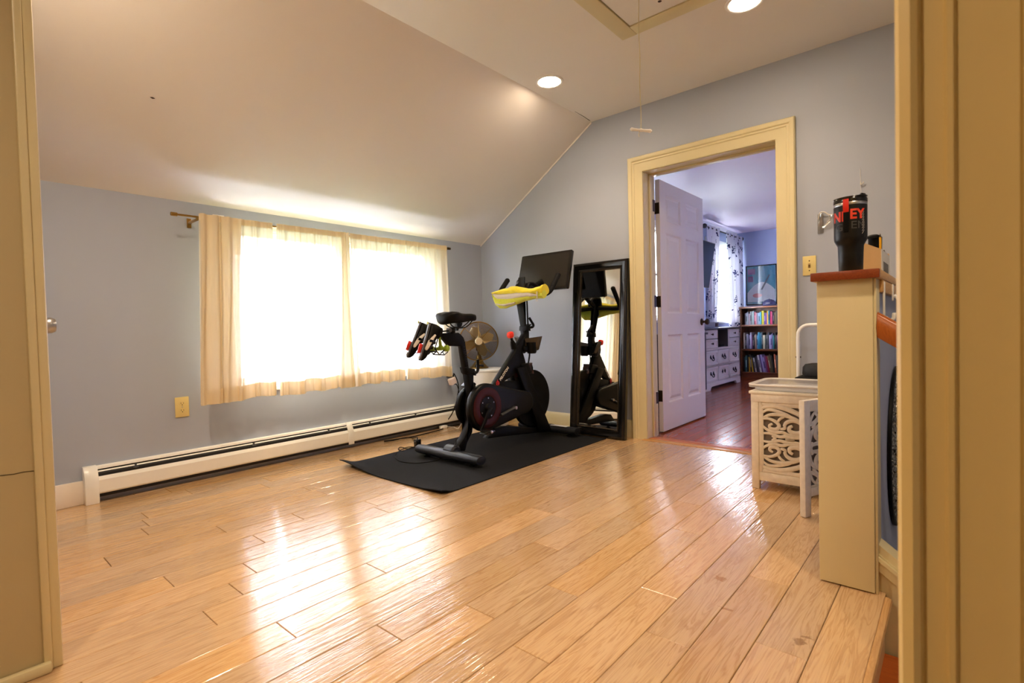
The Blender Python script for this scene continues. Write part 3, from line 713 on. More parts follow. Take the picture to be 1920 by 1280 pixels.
# ------------------------------------------------------------------ exercise bike
XB = -2.55
def bp(px, py, dx=0.): p = at_x(px, py, XB+dx); return (p.y, p.z)
def yz(poly, x): return [Vector((x, a, b)) for a, b in poly]
def pris(poly_px, x0, x1, bev=.006, raw=False):
    """side profile read in the plane of its near face, extruded across the bike"""
    n_ = len(poly_px); ar = sum(poly_px[i-1][0]*poly_px[i][1]-poly_px[i][0]*poly_px[i-1][1] for i in range(n_)); sg = 1 if ar > 0 else -1
    pl = []
    for i, q in enumerate(poly_px):
        a_, b_ = poly_px[i-1], poly_px[(i+1) % n_]; nx = sg*(b_[1]-a_[1])/max(1e-6, math.hypot(b_[0]-a_[0], b_[1]-a_[1]))
        t = max(0, min(1, .5+.9*nx)); pl.append(bp(q[0], q[1], x0+(x1-x0)*t))
    return lambda bm: add_prism(bm, yz(pl, XB+x0), (x1-x0, 0, 0), bev)
bike = thing('exercise_bike', (XB, 2.85, MZ), 'black stationary exercise bike on the mat in front of the window', 'exercise bike')
def c1(u, v): return (700+u/2.7825, 440+v/2.7825)
# rear post, curving down to the rear foot
part('rear_frame', pris([c1(461, 716), c1(526, 722), c1(526, 790), c1(508, 870), c1(508, 940), c1(520, 985), c1(520, 1030), c1(492, 1085), c1(478, 1128), c1(404, 1122), c1(418, 1092), c1(442, 1058), c1(464, 1010), c1(478, 960), c1(487, 900), c1(480, 830), c1(470, 780)], -.028, .028, .010), m_blk, bike, ang=40)
part('seat_collar', pris([c1(456, 690), c1(530, 700), c1(531, 735), c1(458, 722)], -.034, .034, .005), m_blk, bike)
def lever(px_pts, x, r=.008):
    return lambda bm: add_tube(bm, smooth([Vector((XB+x, *bp(q[0], q[1], x))) for q in px_pts], 4), r, 10)
part('seat_post_lever', lever([(888, 700), (894, 697), (896, 690), (895.5, 674)], .03, .011), m_blk, bike)
part('seat_post', pris([(820, 624.5), (857, 623.5), (864, 626), (869.5, 632), (872.5, 640), (880, 692), (880, 702), (866, 702), (857.5, 649), (838, 648.5), (826, 636)], -.02, .02, .006), m_blk, bike, ang=40)
part('height_scale', lambda bm: [add_cyl(bm, Vector((XB+.0200, *bp(870.5+i*.85, 650+i*4.6, .02))), Vector((XB+.0212, *bp(870.5+i*.85, 650+i*4.6, .02))), .0022, 6) for i in range(9)], m_dgrey, bike)
part('seat_slider', pris([(837, 615), (853, 614.5), (854, 624), (837, 624.5)], -.03, .03, .004), m_blk, bike)
part('slider_knob', lambda bm: add_cyl(bm, Vector((XB+.03, *bp(840, 619, .03))), Vector((XB+.055, *bp(840, 619, .03))), .014, 14, .003), m_dgrey, bike)
part('seat_clamp', pris([(852, 606.5), (866, 605), (866, 611), (860, 617), (852, 620)], -.02, .02, .003), m_blk, bike)
# saddle
ts = bp(827, 597); ns = bp(891.5, 595); ztop = bp(845, 585.5)[1]
def saddle(bm):
    st = [(0, .02, .016, -.022), (.015, .056, .046, -.012), (.07, .080, .062, -.002), (.2, .086, .062, .004), (.36, .066, .056, .002), (.5, .044, .048, -.006), (.66, .031, .040, -.008), (.84, .027, .032, -.009), (.95, .023, .026, -.014), (1, .010, .012, -.022)]
    y0, y1 = ts[0], ns[0]; secs = []
    for t, w, h, dz in st:
        y = y0+(y1-y0)*t; zc = ztop-.006+dz
        ring = []
        for k in range(20):
            a = 2*PI*k/20; ca, sa = math.cos(a), math.sin(a)
            x = w*math.copysign(abs(ca)**.75, ca)
            z = (.020 if sa > 0 else h)*math.copysign(abs(sa)**.8, sa)
            if sa < 0: x *= .93
            if t < .75 and abs(x) < .018 and sa > .5: z -= .007*(1-abs(x)/.018)
            ring.append((XB+x, y, zc-.012+z))
        secs.append(ring)
    add_loft(bm, secs)
sad = part('saddle', saddle, m_shoe, bike, ang=60)
for s in (-1, 1): part('saddle_rail', lambda bm: add_tube(bm, smooth([(XB+s*.026, ts[0]+.05, ztop-.07), (XB+s*.02, ts[0]+.10, ztop-.10), (XB+s*.02, ts[0]+.20, ztop-.10), (XB+s*.012, ts[0]+.28, ztop-.05)], 4), .004, 8), m_blk, sad)
# rear and front feet
def foot(yc, zc, half, label=None, flat=.030):
    def f(bm):
        n = 16; secs = []
        for t in (-1, -.995, -.9, -.35, -.12, 0, .12, .35, .9, .995, 1):
            x = XB-.015+half*t; sc = .55 if abs(t) == 1 else .9 if abs(t) > .99 else 1
            rz_ = .030*sc*(1.15 if abs(t) < .2 else 1); ry = .046*sc*(1.1 if abs(t) < .2 else 1)
            secs.append([(x, yc+ry*math.cos(2*PI*k/n), zc+rz_*math.sin(2*PI*k/n)) for k in range(n)])
        add_loft(bm, secs)
    o = part('stabilizer', f, m_stab, bike, label)
    for s in (-1, 1):
        part('leveling_foot', lambda bm: add_lathe(bm, [(0, 0), (.022, 0), (.024, .006), (.010, .012), (.008, .022), (0, .022)], (XB-.015+s*half*.72, yc, MZ+.0005), (0, 0, 1), 18), m_rub, o)
    return o
m_stab = mat('satin_black_metal', (40, 43, 49), .34, metal=.5, var=.04)
foot(2.285, .052, .305)
part('rear_clamp', lambda bm: add_tube(bm, [(XB-.05, 2.305, .066), (XB-.04, 2.305, .066), (XB+.035, 2.305, .066), (XB+.045, 2.305, .066)], [.034, .048, .048, .034], 18), m_stab, bike)
ff = foot(3.385, .050, .290)
for s in (-1, 1): part('transport_wheel', lambda bm: add_cyl(bm, (XB-.015+s*.27-.012, 3.435, .052), (XB-.015+s*.27+.012, 3.435, .052), .028, 20, .006), m_blkg, bike)
part('rating_label', lambda bm: add_box(bm, (XB+.03, 3.355, .0805), (XB+.185, 3.395, .082)), m_white, ff, 'white rating label')
# main frame: diagonal tube + head + lower tube
def q3(u, v): return (920+u/9.142, 560+v/9.142)
part('main_frame', pris([(916, 724), (940, 686), (958, 657), (958.5, 650), (966, 643), (975.5, 626), (976, 619), (992.5, 619), (993, 630), (989, 648), (981.5, 661), (986, 677), (990, 694), (994, 712), (987, 717), (958.5, 717), (957.5, 703), (947, 714.5), (938, 736), (916, 736)], -.024, .026, .009), m_blk, bike, ang=40)
part('lower_tube', pris([(930, 716), (958, 713), (986, 716), (986, 735), (930, 740)], -.03, .03, .008), m_blk, bike)
LEG = [bp(*q, .06) for q in ((970, 690), (987, 686), (992, 700), (1006, 735), (1021, 772), (1035, 807), (1011, 807), (1003, 780), (990, 745))]
for s in (-1, 1):
    part('fork_leg', lambda bm: add_prism(bm, yz(LEG, XB+.047*s-.013), (.026, 0, 0), .007), m_blk, bike)
part('fork_bridge', lambda bm: add_prism(bm, yz([bp(*q, 0) for q in ((970, 682), (985, 680), (992, 700), (976, 702))], XB-.036), (.072, 0, 0), .008), m_blk, bike)
part('bottom_rail', lambda bm: add_prism(bm, yz([(2.62, .10), (2.70, .16), (2.80, .16), (3.34, .055), (3.34, .03), (2.75, .09)], XB-.03), (.06, 0, 0), .006), m_blk, bike)
FYC, FZC, FR = 3.155, .325, .222
part('flywheel', lambda bm: add_lathe(bm, [(.0, -.012), (.05, -.014), (.06, -.008), (.15, -.008), (.165, -.016), (FR-.006, -.017), (FR, -.011), (FR, .011), (FR-.006, .017), (.165, .016), (.15, .008), (.06, .008), (.05, .014), (0, .012)], (XB, FYC, FZC), (1, 0, 0), 56), m_blk, bike)
part('magnet_housing', pris([(986, 684), (991, 679), (997, 682), (999, 690), (996, 700), (990, 700)], -.035, .03, .006), mat('dark_brown_plastic', (74, 52, 46), .45), bike, 'brownish magnet housing')
# drive cover on the right side: round at the crank, tapering to the flywheel axle
cc = at_x(915, 764, XB+.10); CY, CZ = cc.y, cc.z
def cover_poly(r):
    out = []
    big = r; sml = r*.50; ey = 2.985; ez = .318; d = ey-CY; dz = ez-CZ; L = math.hypot(d, dz); base = math.atan2(dz, d); a = math.acos((big-sml)/L)
    for k in range(29): t = base+a+(2*PI-2*a)*k/28; out.append((CY+big*math.cos(t), CZ+big*math.sin(t)))
    for k in range(15): t = base-a+2*a*k/14; out.append((ey+sml*math.cos(t), ez+sml*math.sin(t)))
    return out
RB = .166
part('drive_cover', lambda bm: add_prism(bm, yz(cover_poly(RB), XB+.045), (.050, 0, 0), .014, 3), mat('cover_black', (6, 6, 6), .38, spec=.2), bike, ang=50)
part('left_drive_cover', lambda bm: add_prism(bm, yz(cover_poly(RB*.86), XB-.085), (.045, 0, 0), .012, 3), m_blk, bike, ang=50)
part('red_ring', lambda bm: add_lathe(bm, [(.080, .0), (.080, .006), (.085, .0085), (.131, .0085), (.138, .005), (.138, 0)], (XB+.095, CY, CZ), (1, 0, 0), 56, cap=False), m_dred, bike, 'dark red ring around the crank')
part('hub_disc', lambda bm: add_lathe(bm, [(0, 0), (.079, 0), (.077, .005), (.03, .006), (.024, .022), (0, .022)], (XB+.095, CY, CZ), (1, 0, 0), 48), m_blk, bike)
for t in (.5, 1.5, 2.5, 3.6, 5.2): part('cover_bolt', lambda bm: add_cyl(bm, (XB+.10, CY+.066*math.cos(t), CZ+.066*math.sin(t)), (XB+.103, CY+.066*math.cos(t), CZ+.066*math.sin(t)), .005, 8), m_steel, bike)
for s in (-1, 1):
    x0 = XB+s*.122; dy, dz = (-.095, -.14) if s > 0 else (.095, .14)
    ck = part('crank_arm', lambda bm: add_prism(bm, [(x0-.008, CY-.018, CZ), (x0-.008, CY+.018, CZ), (x0-.008, CY+dy+.013, CZ+dz), (x0-.008, CY+dy-.013, CZ+dz)], (.016, 0, 0), .005), m_blk, bike)
    px_, py_, pz_ = x0+s*.06, CY+dy, CZ+dz
    pd = part('pedal', lambda bm: (add_cyl(bm, (x0, py_, pz_), (px_+s*.03, py_, pz_), .008, 12), add_prism(bm, [(px_-.034, py_-.048, pz_-.008), (px_-.034, py_-.02, pz_+.012), (px_-.034, py_+.03, pz_+.010), (px_-.034, py_+.050, pz_-.004), (px_-.034, py_+.02, pz_-.014), (px_-.034, py_-.03, pz_-.016)], (.068, 0, 0), .004)), m_blkg, ck)
    part('spindle_end', lambda bm: add_cyl(bm, (px_+s*.03, py_, pz_), (px_+s*.042, py_, pz_), .011, 14, .002), m_steel, pd, 'steel spindle end')
a = bp(938, 778, .10); b = bp(964, 764, .10)
part('frame_brace', lambda bm: add_tube(bm, [(XB+.105, a[0], a[1]), (XB+.105, b[0], b[1])], .017, 12, flat=.6), mat('brace_grey', (66, 66, 68), .38, metal=.5), bike, 'dark grey brace bar')
part('brace_bolt', lambda bm: add_cyl(bm, (XB+.09, b[0], b[1]), (XB+.125, b[0], b[1]), .013, 12, .003), m_steel, bike)
# resistance knob
kb = at_x(957, 628, XB+.0); k0 = at_x(962, 645, XB)
part('knob_stem', lambda bm: (add_cyl(bm, k0, kb, .010, 12), add_tube(bm, [k0+Vector((0, .012, -.03)), k0, k0+(kb-k0)*.35], [.026, .022, .014], 14)), m_blk, bike)
def rk(bm):
    n = 8; secs = []
    d = (kb-k0).normalized(); A, Bv = frame_from(d)
    for h, r in ((-.022, .012), (-.018, .021), (-.006, .027), (.008, .027), (.020, .022), (.025, .012)):
        secs.append([kb+d*h+(A*math.cos(2*PI*k/24)+Bv*math.sin(2*PI*k/24))*r*(1+.07*math.cos(6*2*PI*k/24)) for k in range(24)])
    add_loft(bm, secs)
part('resistance_knob', rk, mat('knob_red', (236, 52, 34), .3), bike, 'bright red resistance knob')
# handlebar post
part('handlebar_post', pris([(968, 567), (973, 520), (983, 520), (981, 567), (987, 612), (975.5, 612)], -.03, .03, .006), m_blk, bike)
part('handlebar_collar', pris([(973.5, 611), (991, 607), (994.5, 611), (993.5, 620.5), (974.5, 620)], -.04, .04, .005), m_blk, bike)
part('handlebar_lever', lever([(990, 614), (998, 613), (1000, 609), (996, 602), (992.5, 596)], .02, .010), m_blk, bike)
def cable(bm):
    pts = [Vector((XB+.02, *bp(q[0], q[1], .02))) for q in ((983, 540), (987.5, 562), (989, 590), (990, 612), (991, 640), (993, 655), (992.5, 668), (990, 684))]
    add_tube(bm, smooth(pts, 5), .006, 8)
part('cable', cable, m_rub, bike)
# weight/bottle tray at the head tube
def tray(bm):
    for s in (-1, 1):
        pass
    w = .052
    P = lambda px, py, dx: Vector((XB+dx, *bp(px, py, w)))
    a0, a1, a2, a3 = bp(988, 640, w), bp(998, 632, w), bp(1003, 650, w), bp(990, 660, w)
    for s in (-1, 1):
        cx = s*w
        add_loft(bm, [[(XB+cx+math.cos(2*PI*k/20)*.042*r, a0[0]+.055+.042*r*math.sin(2*PI*k/20), z) for k in range(20)] for r, z in ((.75, a3[1]-.012), (.9, a3[1]+.0), (1.0, a3[1]+.05), (1.06, a3[1]+.075), (.98, a3[1]+.075), (.85, a3[1]+.03))])
    add_box(bm, (XB-.05, a0[0]-.02, a3[1]+.0), (XB+.05, a0[0]+.05, a3[1]+.05), .012)
m_smoke = mat('smoked_plastic', (74, 66, 56), .25)
def tray2(bm):
    a = bp(988, 640, .05); b = bp(998, 632, .05); d = bp(1016, 632, .08); c = bp(1002, 653, .08); e = bp(985, 658, .05)
    y0, z0 = a
    for s in (-1, 1):
        ring = [(XB+s*.012, e[0]-.0, e[1]), (XB+s*.012, a[0], a[1]+.02), (XB+s*.10, a[0]+.03, a[1]+.03), (XB+s*.125, a[0]+.055, a[1]+.035), (XB+s*.085, a[0]+.06, e[1]+.0), (XB+s*.05, a[0]+.05, e[1]-.012)]
        add_prism(bm, ring, (0, .045, .004), .004)
part('bottle_holder', tray2, m_smoke, bike, 'smoky grey bottle holder')
part('bottle_cup', tray, m_blk, bike)
# handlebar
yb, zb_ = 3.035, 1.125
def hbar(bm):
    for s in (-1, 1):
        pts = [(XB+.0, yb+.02, zb_), (XB+s*.09, yb+.015, zb_), (XB+s*.19, yb, zb_-.004), (XB+s*.242, yb+.012, zb_-.004), (XB+s*.262, yb+.05, zb_+.018), (XB+s*.262, yb+.10, zb_+.070)]
        add_tube(bm, smooth(pts, 6), .0165, 14)
part('handlebar', hbar, m_rub, bike)
for s in (-1, 1):
    part('grip', lambda bm: add_tube(bm, [(XB+s*.262, yb+.082, zb_+.052), (XB+s*.262, yb+.10, zb_+.072), (XB+s*.256, yb+.168, zb_+.148), (XB+s*.256, yb+.174, zb_+.154)], [.018, .0195, .0205, .013], 14), m_dgrey if 0 else m_rub, bike)
for s in (-1, 1): part('inner_grip', lambda bm: add_tube(bm, smooth([(XB+s*.055, yb+.03, zb_+.02), (XB+s*.055, yb+.06, zb_+.085), (XB+s*.05, yb+.15, zb_+.075), (XB+s*.05, yb+.21, zb_+.03)], 5), .017, 12), m_blk, bike)
part('device_clip', lambda bm: (add_sphere(bm, (XB-.03, yb+.05, zb_+.105), .028, (1.1, .7, 1)), add_box(bm, (XB-.03, yb+.03, zb_+.05), (XB+.04, yb+.07, zb_+.10), .012)), m_blkg, bike)
# screen
sy = 3.335; sx0, sx1 = -2.772, -2.262
tilt = Matrix.Rotation(-.26, 3, 'X')
scn = Vector(((sx0+sx1)/2-.022, sy+.02, 1.325))
def SP(x, y, z): return scn+tilt @ Vector((x, y, z))
scr = part('screen', lambda bm: add_prism(bm, [SP(a*.255, -.014, b*.158) for a, b in [(math.copysign(1-.05+.05*math.cos(t), math.cos(t)), math.copysign(1-.08+.08*math.sin(t), math.sin(t))) if 0 else ((cx*.955+.045*math.cos(t)), (cz*.93+.07*math.sin(t))) for cx, cz, t0 in ((1, 1, 0), (-1, 1, PI/2), (-1, -1, PI), (1, -1, 1.5*PI)) for t in [t0+i*PI/10 for i in range(6)]]], SP(0, .028, 0)-SP(0, 0, 0), .004), m_blkg, bike)
part('display_panel', lambda bm: add_prism(bm, [SP(a, -.0146, b) for a, b in ((-.235, -.135), (.235, -.135), (.235, .138), (-.235, .138))], SP(0, .002, 0)-SP(0, 0, 0)), mat('display_dark', (34, 31, 28), .22), scr, 'dark grey unlit display', flat=True)
part('screen_mount', lambda bm: (add_box(bm, (XB-.05, 3.375, 1.22), (XB+.05, 3.405, 1.34), .008), add_tube(bm, smooth([(XB, yb+.03, zb_+.01), (XB, yb+.14, zb_+.05), (XB, yb+.25, zb_+.10), (XB, 3.385, 1.27)], 5), .022, 14)), m_blk, bike)
# weight rack behind the saddle with wire loops
def rack(bm):
    def W(px, py, dx): return Vector((XB+dx, *bp(px, py, dx)))
    wr = .0035
    add_tube(bm, [W(821, 622, .05), W(840, 620, .05), W(852, 619, .03)], .005, 8)
    add_tube(bm, [W(821, 622, .05), W(823, 628, .05), W(815, 655, .05)], wr, 8)
    zig = [W(u, v, .04) for u, v in ((800, 661), (804, 662.5), (808, 658.5), (812, 663.5), (818, 659), (815.5, 652), (819.5, 659), (824, 665), (829.5, 659.5), (833.5, 665), (840, 659), (839, 655.5), (830, 658.5), (827, 661))]
    add_tube(bm, zig, wr, 8)
    add_tube(bm, [v+Vector((-.11, .0, .0)) for v in zig], wr, 8)
    for i in (2, 6, 9): add_tube(bm, [zig[i], zig[i]+Vector((-.11, 0, 0))], wr, 8)
    add_tube(bm, [W(838, 640, -.0), W(836, 652, .02), W(829.5, 659.5, .04)], wr, 8)
part('weight_rack', rack, m_blk, bike)
# lettering on the main tube
ta = Vector((XB+.0275, *bp(937, 712, .026))); tb = Vector((XB+.0275, *bp(953, 687, .026)))
tdir = (tb-ta).normalized(); tup = Vector((1, 0, 0)).cross(tdir)
part('lettering', lambda bm: text_bm(bm, 'PELOTON', .0285, lambda x, y, z: ta+tdir*(x*1.0)+tup*(y-.012)+Vector((z, 0, 0)), .0006, .0008, 'LEFT'), mat('decal_white', (226, 222, 214), .5), bike, 'white lettering', flat=True)
def logo(bm, c, s, m_dir, m_up):
    def T(x, y): return c+m_dir*x*s+m_up*y*s
    ring = [T(.42*math.cos(t), .42*math.sin(t)) for t in [-.9+i*.3 for i in range(19)]]
    add_tube(bm, ring, .11*s, 6, flat=.2, up=Vector((1, 0, 0)))
    add_tube(bm, [T(.05, -.1), T(.05, -.95)], .11*s, 6, flat=.2, up=Vector((1, 0, 0)))
    add_tube(bm, [T(-.15, .0), T(.1, .16), T(.2, -.1)], .10*s, 6, flat=.2, up=Vector((1, 0, 0)))
    add_tube(bm, [T(-.05, .42), T(-.05, .8)], .10*s, 6, flat=.2, up=Vector((1, 0, 0)))
m_logo = mat('decal_red', (206, 34, 46), .4)
part('logo_mark', lambda bm: logo(bm, Vector((XB+.0275, *bp(933, 718.5, .026))), .034, Vector((0, 1, 0)), Vector((0, 0, 1))), m_logo, bike, 'red round logo mark')
part('logo_mark', lambda bm: logo(bm, Vector((XB+.0275, *bp(969, 703, .026))), .028, Vector((0, .7, .7)), Vector((0, -.7, .7))), m_dred, bike, 'dark red logo mark')

# ------------------------------------------------------------------ cycling shoes on the rack
def shoe(name, heel, toe, xs, label, tilt_in):
    H = Vector((XB+xs, *bp(heel[0], heel[1], xs))); T = Vector((XB+xs+tilt_in, *bp(toe[0], toe[1], xs+tilt_in)))
    L = (T-H).length; d = (T-H).normalized()
    up = Vector((.55, .83, .2)); up = (up-d*up.dot(d)).normalized()
    side = d.cross(up).normalized()
    if side.x < 0: side = -side
    root = thing(name, tuple((H+T)/2), label, 'cycling shoe', 'cycling shoes hung behind the saddle')
    def P(t, s, h): return H+d*(t*L)+side*s+up*h
    st = [(0, .022, .052), (.03, .031, .075), (.12, .034, .088), (.24, .034, .086), (.36, .035, .072), (.5, .041, .062), (.64, .046, .054), (.78, .045, .046), (.9, .036, .038), (.97, .020, .026), (1, .006, .014)]
    def body(bm):
        secs = []
        for t, w, h in st:
            ring = []
            for k in range(20):
                a = 2*PI*k/20; ca, sa = math.cos(a), math.sin(a)
                x = w*math.copysign(abs(ca)**.8, ca); z = .006+(h-.006)*(.5+.5*math.copysign(abs(sa)**.75, sa))
                if sa > 0: x *= 1-.38*sa
                ring.append(P(t, x, z))
            secs.append(ring)
        add_loft(bm, secs)
    part('upper', body, m_shoe, root, ang=60)
    def sole(bm):
        secs = []
        for t, w, h in st:
            secs.append([P(t, w*1.05*sx, hz) for sx, hz in ((-1, .010), (-1, .001), (-.6, -.004), (.6, -.004), (1, .001), (1, .010), (.5, .014), (-.5, .014))])
        add_loft(bm, secs)
    so = part('sole', sole, m_dgrey, root, 'dark grey ribbed sole', ang=30)
    part('cleat', lambda bm: add_prism(bm, [P(.58, -.026, -.004), P(.58, .026, -.004), P(.68, .034, -.004), P(.82, .022, -.004), P(.82, -.022, -.004), P(.68, -.034, -.004)], -up*.020, .004), m_red, so, 'red cleat')
    part('toe_tread', lambda bm: add_prism(bm, [P(.88, -.026, -.003), P(.88, .026, -.003), P(.96, .016, -.003), P(.96, -.016, -.003)], -up*.006, .002), m_shoew, so, 'pale toe tread')
    part('heel_tab', lambda bm: add_prism(bm, [P(.0, -.02, -.004), P(.0, .02, -.004), P(.055, .028, -.004), P(.055, -.028, -.004)], -up*.010+d*(-.006), .003), m_limepale, so, 'pale lime heel tab')
    for sd in (-1, 1):
        def hook(bm):
            # hook-shaped stripe laid on the flank
            def F(t, z):
                w = 0
                for (t0, w0, h0), (t1, w1, h1) in zip(st, st[1:]):
                    if t0 <= t <= t1: f = (t-t0)/(t1-t0); w = w0+(w1-w0)*f; h = h0+(h1-h0)*f
                zz = .006+(h-.006)*z
                sa = 2*z-1; sg = math.copysign(abs(sa)**(1/.75), sa); ca = math.sqrt(max(0, 1-sg*sg)); x = w*ca**.8
                if sg > 0: x *= 1-.38*sg
                return P(t, sd*(x+.0012), zz)
            a = [F(.27+.40*i/12, .66-.26*(i/12)) for i in range(13)]
            b = [F(.67+.03*math.sin(PI*i/6), .40-.20*(i/6)) for i in range(1, 7)]
            c_ = [F(.67-.22*i/8, .20+.09*i/8) for i in range(1, 9)]
            n = len(a+b+c_)
            add_tube(bm, a+b+c_, [.004+.007*math.sin(PI*min(1, (i+1)/(n*.55))) if i < n*.3 else max(.003, .011-.007*(i-n*.3)/(n*.7)) for i in range(n)], 8, flat=.22, up=side)
        part('side_stripe', hook, m_shoew, root, 'off-white hook-shaped side stripe')
    def opening(bm):
        add_tube(bm, smooth([P(.06, .0, .074), P(.10, .020, .088), P(.24, .020, .088), P(.33, .0, .076), P(.24, -.020, .088), P(.10, -.020, .088)], 5, True), .006, 8, closed=True)
    part('collar', opening, m_rub, root)
    for t in (.46, .60): part('strap', lambda bm: add_tube(bm, smooth([P(t, -.046, .03), P(t, -.034, .058-.04*(t-.4)), P(t, 0, .074-.05*(t-.4)), P(t, .034, .058-.04*(t-.4)), P(t, .046, .03)], 4), .009, 6, flat=.25, up=up), m_blkg, root)
    return root
shoe('cycling_shoe', (804.5, 605), (785.5, 675.5), .04, 'black and red cycling shoe hanging nearer the bike saddle', -.02)
shoe('cycling_shoe', (787.5, 604), (762, 669.5), -.10, 'black and red cycling shoe hanging on the outer side, farther from the saddle', -.02)
# dumbbell in the rack
db0 = Vector((XB+.05, *bp(828, 654, .05)))
dbl = thing('dumbbell', tuple(db0), 'small lime green dumbbell held in the wire rack below the saddle', 'dumbbell', 'lime dumbbells in the bike rack')
dv = Vector((.9, .35, .05)).normalized()
part('head', lambda bm: add_lathe(bm, [(0, -.002), (.013, 0), (.020, .005), (.021, .024), (.015, .030), (0, .032)], db0+dv*.005+Vector((0, .02, .002)), dv, 8), m_lime, dbl)
part('head', lambda bm: add_lathe(bm, [(0, -.002), (.013, 0), (.020, .005), (.021, .024), (.015, .030), (0, .032)], db0-dv*.10+Vector((0, .02, .002)), dv, 8), m_lime, dbl)
part('handle', lambda bm: add_cyl(bm, db0-dv*.08+Vector((0, .02, .002)), db0+dv*.01+Vector((0, .02, .002)), .011, 12), m_lime, dbl)
db1 = Vector((XB+.055, *bp(825, 640, .055)))
dbl2 = thing('dumbbell', tuple(db1), 'lime green dumbbell end slanting behind the black shoe', 'dumbbell', 'lime dumbbells in the bike rack')
dv2 = Vector((-.25, .30, -.85)).normalized()
part('handle', lambda bm: add_tube(bm, [db1-dv2*.045, db1+dv2*.035], [.007, .010], 10), m_lime, dbl2)
part('head', lambda bm: add_lathe(bm, [(0, 0), (.013, .002), (.017, .008), (.016, .024), (0, .027)], db1+dv2*.030, dv2, 8), m_lime, dbl2)

# ------------------------------------------------------------------ towel over the handlebar
def towel_sec(path_px, hs, Y, thick, seed):
    rnd = random.Random(seed)
    secs = []
    n = 40
    pts = [at_y(u, v, Y) for u, v in path_px]; pts = smooth(pts, 8); hh = [Vector((h, 0, 0)) for h in hs]; hh = [v.x for v in smooth(hh, 8)]
    N = len(pts)
    for i, (p, h) in enumerate(zip(pts, hh)):
        ring = []
        for k in range(22):
            a = 2*PI*k/22
            wob = 1+.10*noise.noise(Vector((i*.28, math.cos(a)*1.5, math.sin(a)*1.5+seed)))*1.6
            e = math.sin(PI*min(1, (i+.6)/N*9))*math.sin(PI*min(1, (N-i-.4)/N*9)) if 0 else 1
            ring.append(p+Vector((0, math.cos(a)*thick*wob, math.sin(a)*h*wob)))
        secs.append(ring)
    return secs
tw = thing('towel', (XB, 3.0, 1.08), 'crumpled yellow towel draped over the bike handlebar', 'towel')
pxm = lambda u, v: (900+u/6.4, 440+v/6.4)
def roll(pl, hs, Y, th, seed): return lambda bm: add_loft(bm, towel_sec([pxm(*p) for p in pl], hs, Y, th, seed))
part('upper_fold', roll([(182, 705), (260, 690), (360, 680), (440, 668), (560, 685), (660, 680), (740, 668), (780, 660)], [.012, .020, .030, .034, .026, .026, .036, .042], 2.995, .045, 1), m_yel, tw, ang=70)
part('lower_fold', roll([(176, 735), (205, 775), (250, 800), (330, 797), (430, 775), (550, 752), (650, 738), (720, 726), (772, 712)], [.016, .052, .058, .050, .040, .026, .020, .024, .028], 2.985, .030, 5), m_lemon, tw, ang=70)
part('inner_layer', roll([(170, 718), (215, 742), (300, 742), (400, 735), (480, 722), (560, 716), (630, 720), (690, 728)], [.012, .018, .020, .022, .021, .018, .014, .005], 2.962, .014, 9), m_grey, tw, 'pale grey inner layer', ang=70)
part('underside', roll([(210, 830), (300, 842), (380, 828), (440, 815)], [.006, .012, .011, .006], 2.98, .03, 3), m_grey, tw, 'pale grey underside', ang=70)
part('hang_loop', lambda bm: (add_box(bm, at_y(1006.5, 552, 2.95)+Vector((-.004, 0, -.028)), at_y(1006.5, 552, 2.95)+Vector((.005, .003, .022)), .001), add_tube(bm, smooth([at_y(1005, 559, 2.952), at_y(1005.5, 563.5, 2.952), at_y(1008.5, 563.5, 2.952)], 4), .0022, 6)), m_grey, tw)

# ------------------------------------------------------------------ fan on white drum table
TX, TY, TZ = -3.268, 3.40, .515
tbl = thing('drum_table', (TX, TY, 0), 'white cylindrical side table in the corner under the fan', 'side table')
part('body', lambda bm: add_lathe(bm, [(.17, 0), (.19, .004), (.192, .02), (.192, TZ-.03), (.19, TZ-.022)], (TX, TY, 0), seg=56), m_white, tbl)
part('top', lambda bm: add_lathe(bm, [(.188, TZ-.022), (.194, TZ-.019), (.195, TZ-.006), (.191, TZ), (0, TZ)], (TX, TY, 0), seg=56), m_white, tbl)
fc = Vector((-3.315, 3.36, .765)); fd = (CO-fc).normalized(); fd = Vector((fd.x+.05, fd.y, .02)).normalized()
FXA, FXB = frame_from(fd)
fan = thing('table_fan', (fc.x, fc.y, TZ), 'round antique brass table fan on the white drum table', 'fan')
bs = fc+fd*-.05
def fbase(bm):
    add_lathe(bm, [(0, .0), (.082, 0), (.088, .004), (.088, .011), (.082, .016), (.074, .022), (.064, .032), (.050, .048), (.038, .066), (.029, .085), (.024, .105), (.022, .118), (0, .12)], (bs.x, bs.y, TZ+.0006), (0, 0, 1), 40)
fb = part('base', fbase, m_brass, fan)
bd = Vector((fd.x, fd.y, 0)).normalized(); bside = bd.cross(Vector((0, 0, 1)))
part('button_panel', lambda bm: add_prism(bm, [Vector((bs.x, bs.y, TZ+.018))+bd*.072+bside*s*.042+Vector((0, 0, h)) for s, h in ((-1, 0), (1, 0), (.9, .022), (-.9, .022))], -bd*.04, .002), m_hblack, fb)
for s in (-.030, -.015, 0, .015, .030): part('button', lambda bm: add_cyl(bm, Vector((bs.x, bs.y, TZ+.028))+bd*.071+bside*s, Vector((bs.x, bs.y, TZ+.028))+bd*.077+bside*s, .005, 10), m_blkg, fb)
part('neck', lambda bm: (add_cyl(bm, (bs.x, bs.y, TZ+.115), (bs.x, bs.y, fc.z-.05), .014, 14), add_box(bm, Vector((bs.x, bs.y, fc.z-.09))-Vector((.02, .02, 0)), Vector((bs.x, bs.y, fc.z-.03))+Vector((.02, .02, 0)), .008)), m_bronze, fan)
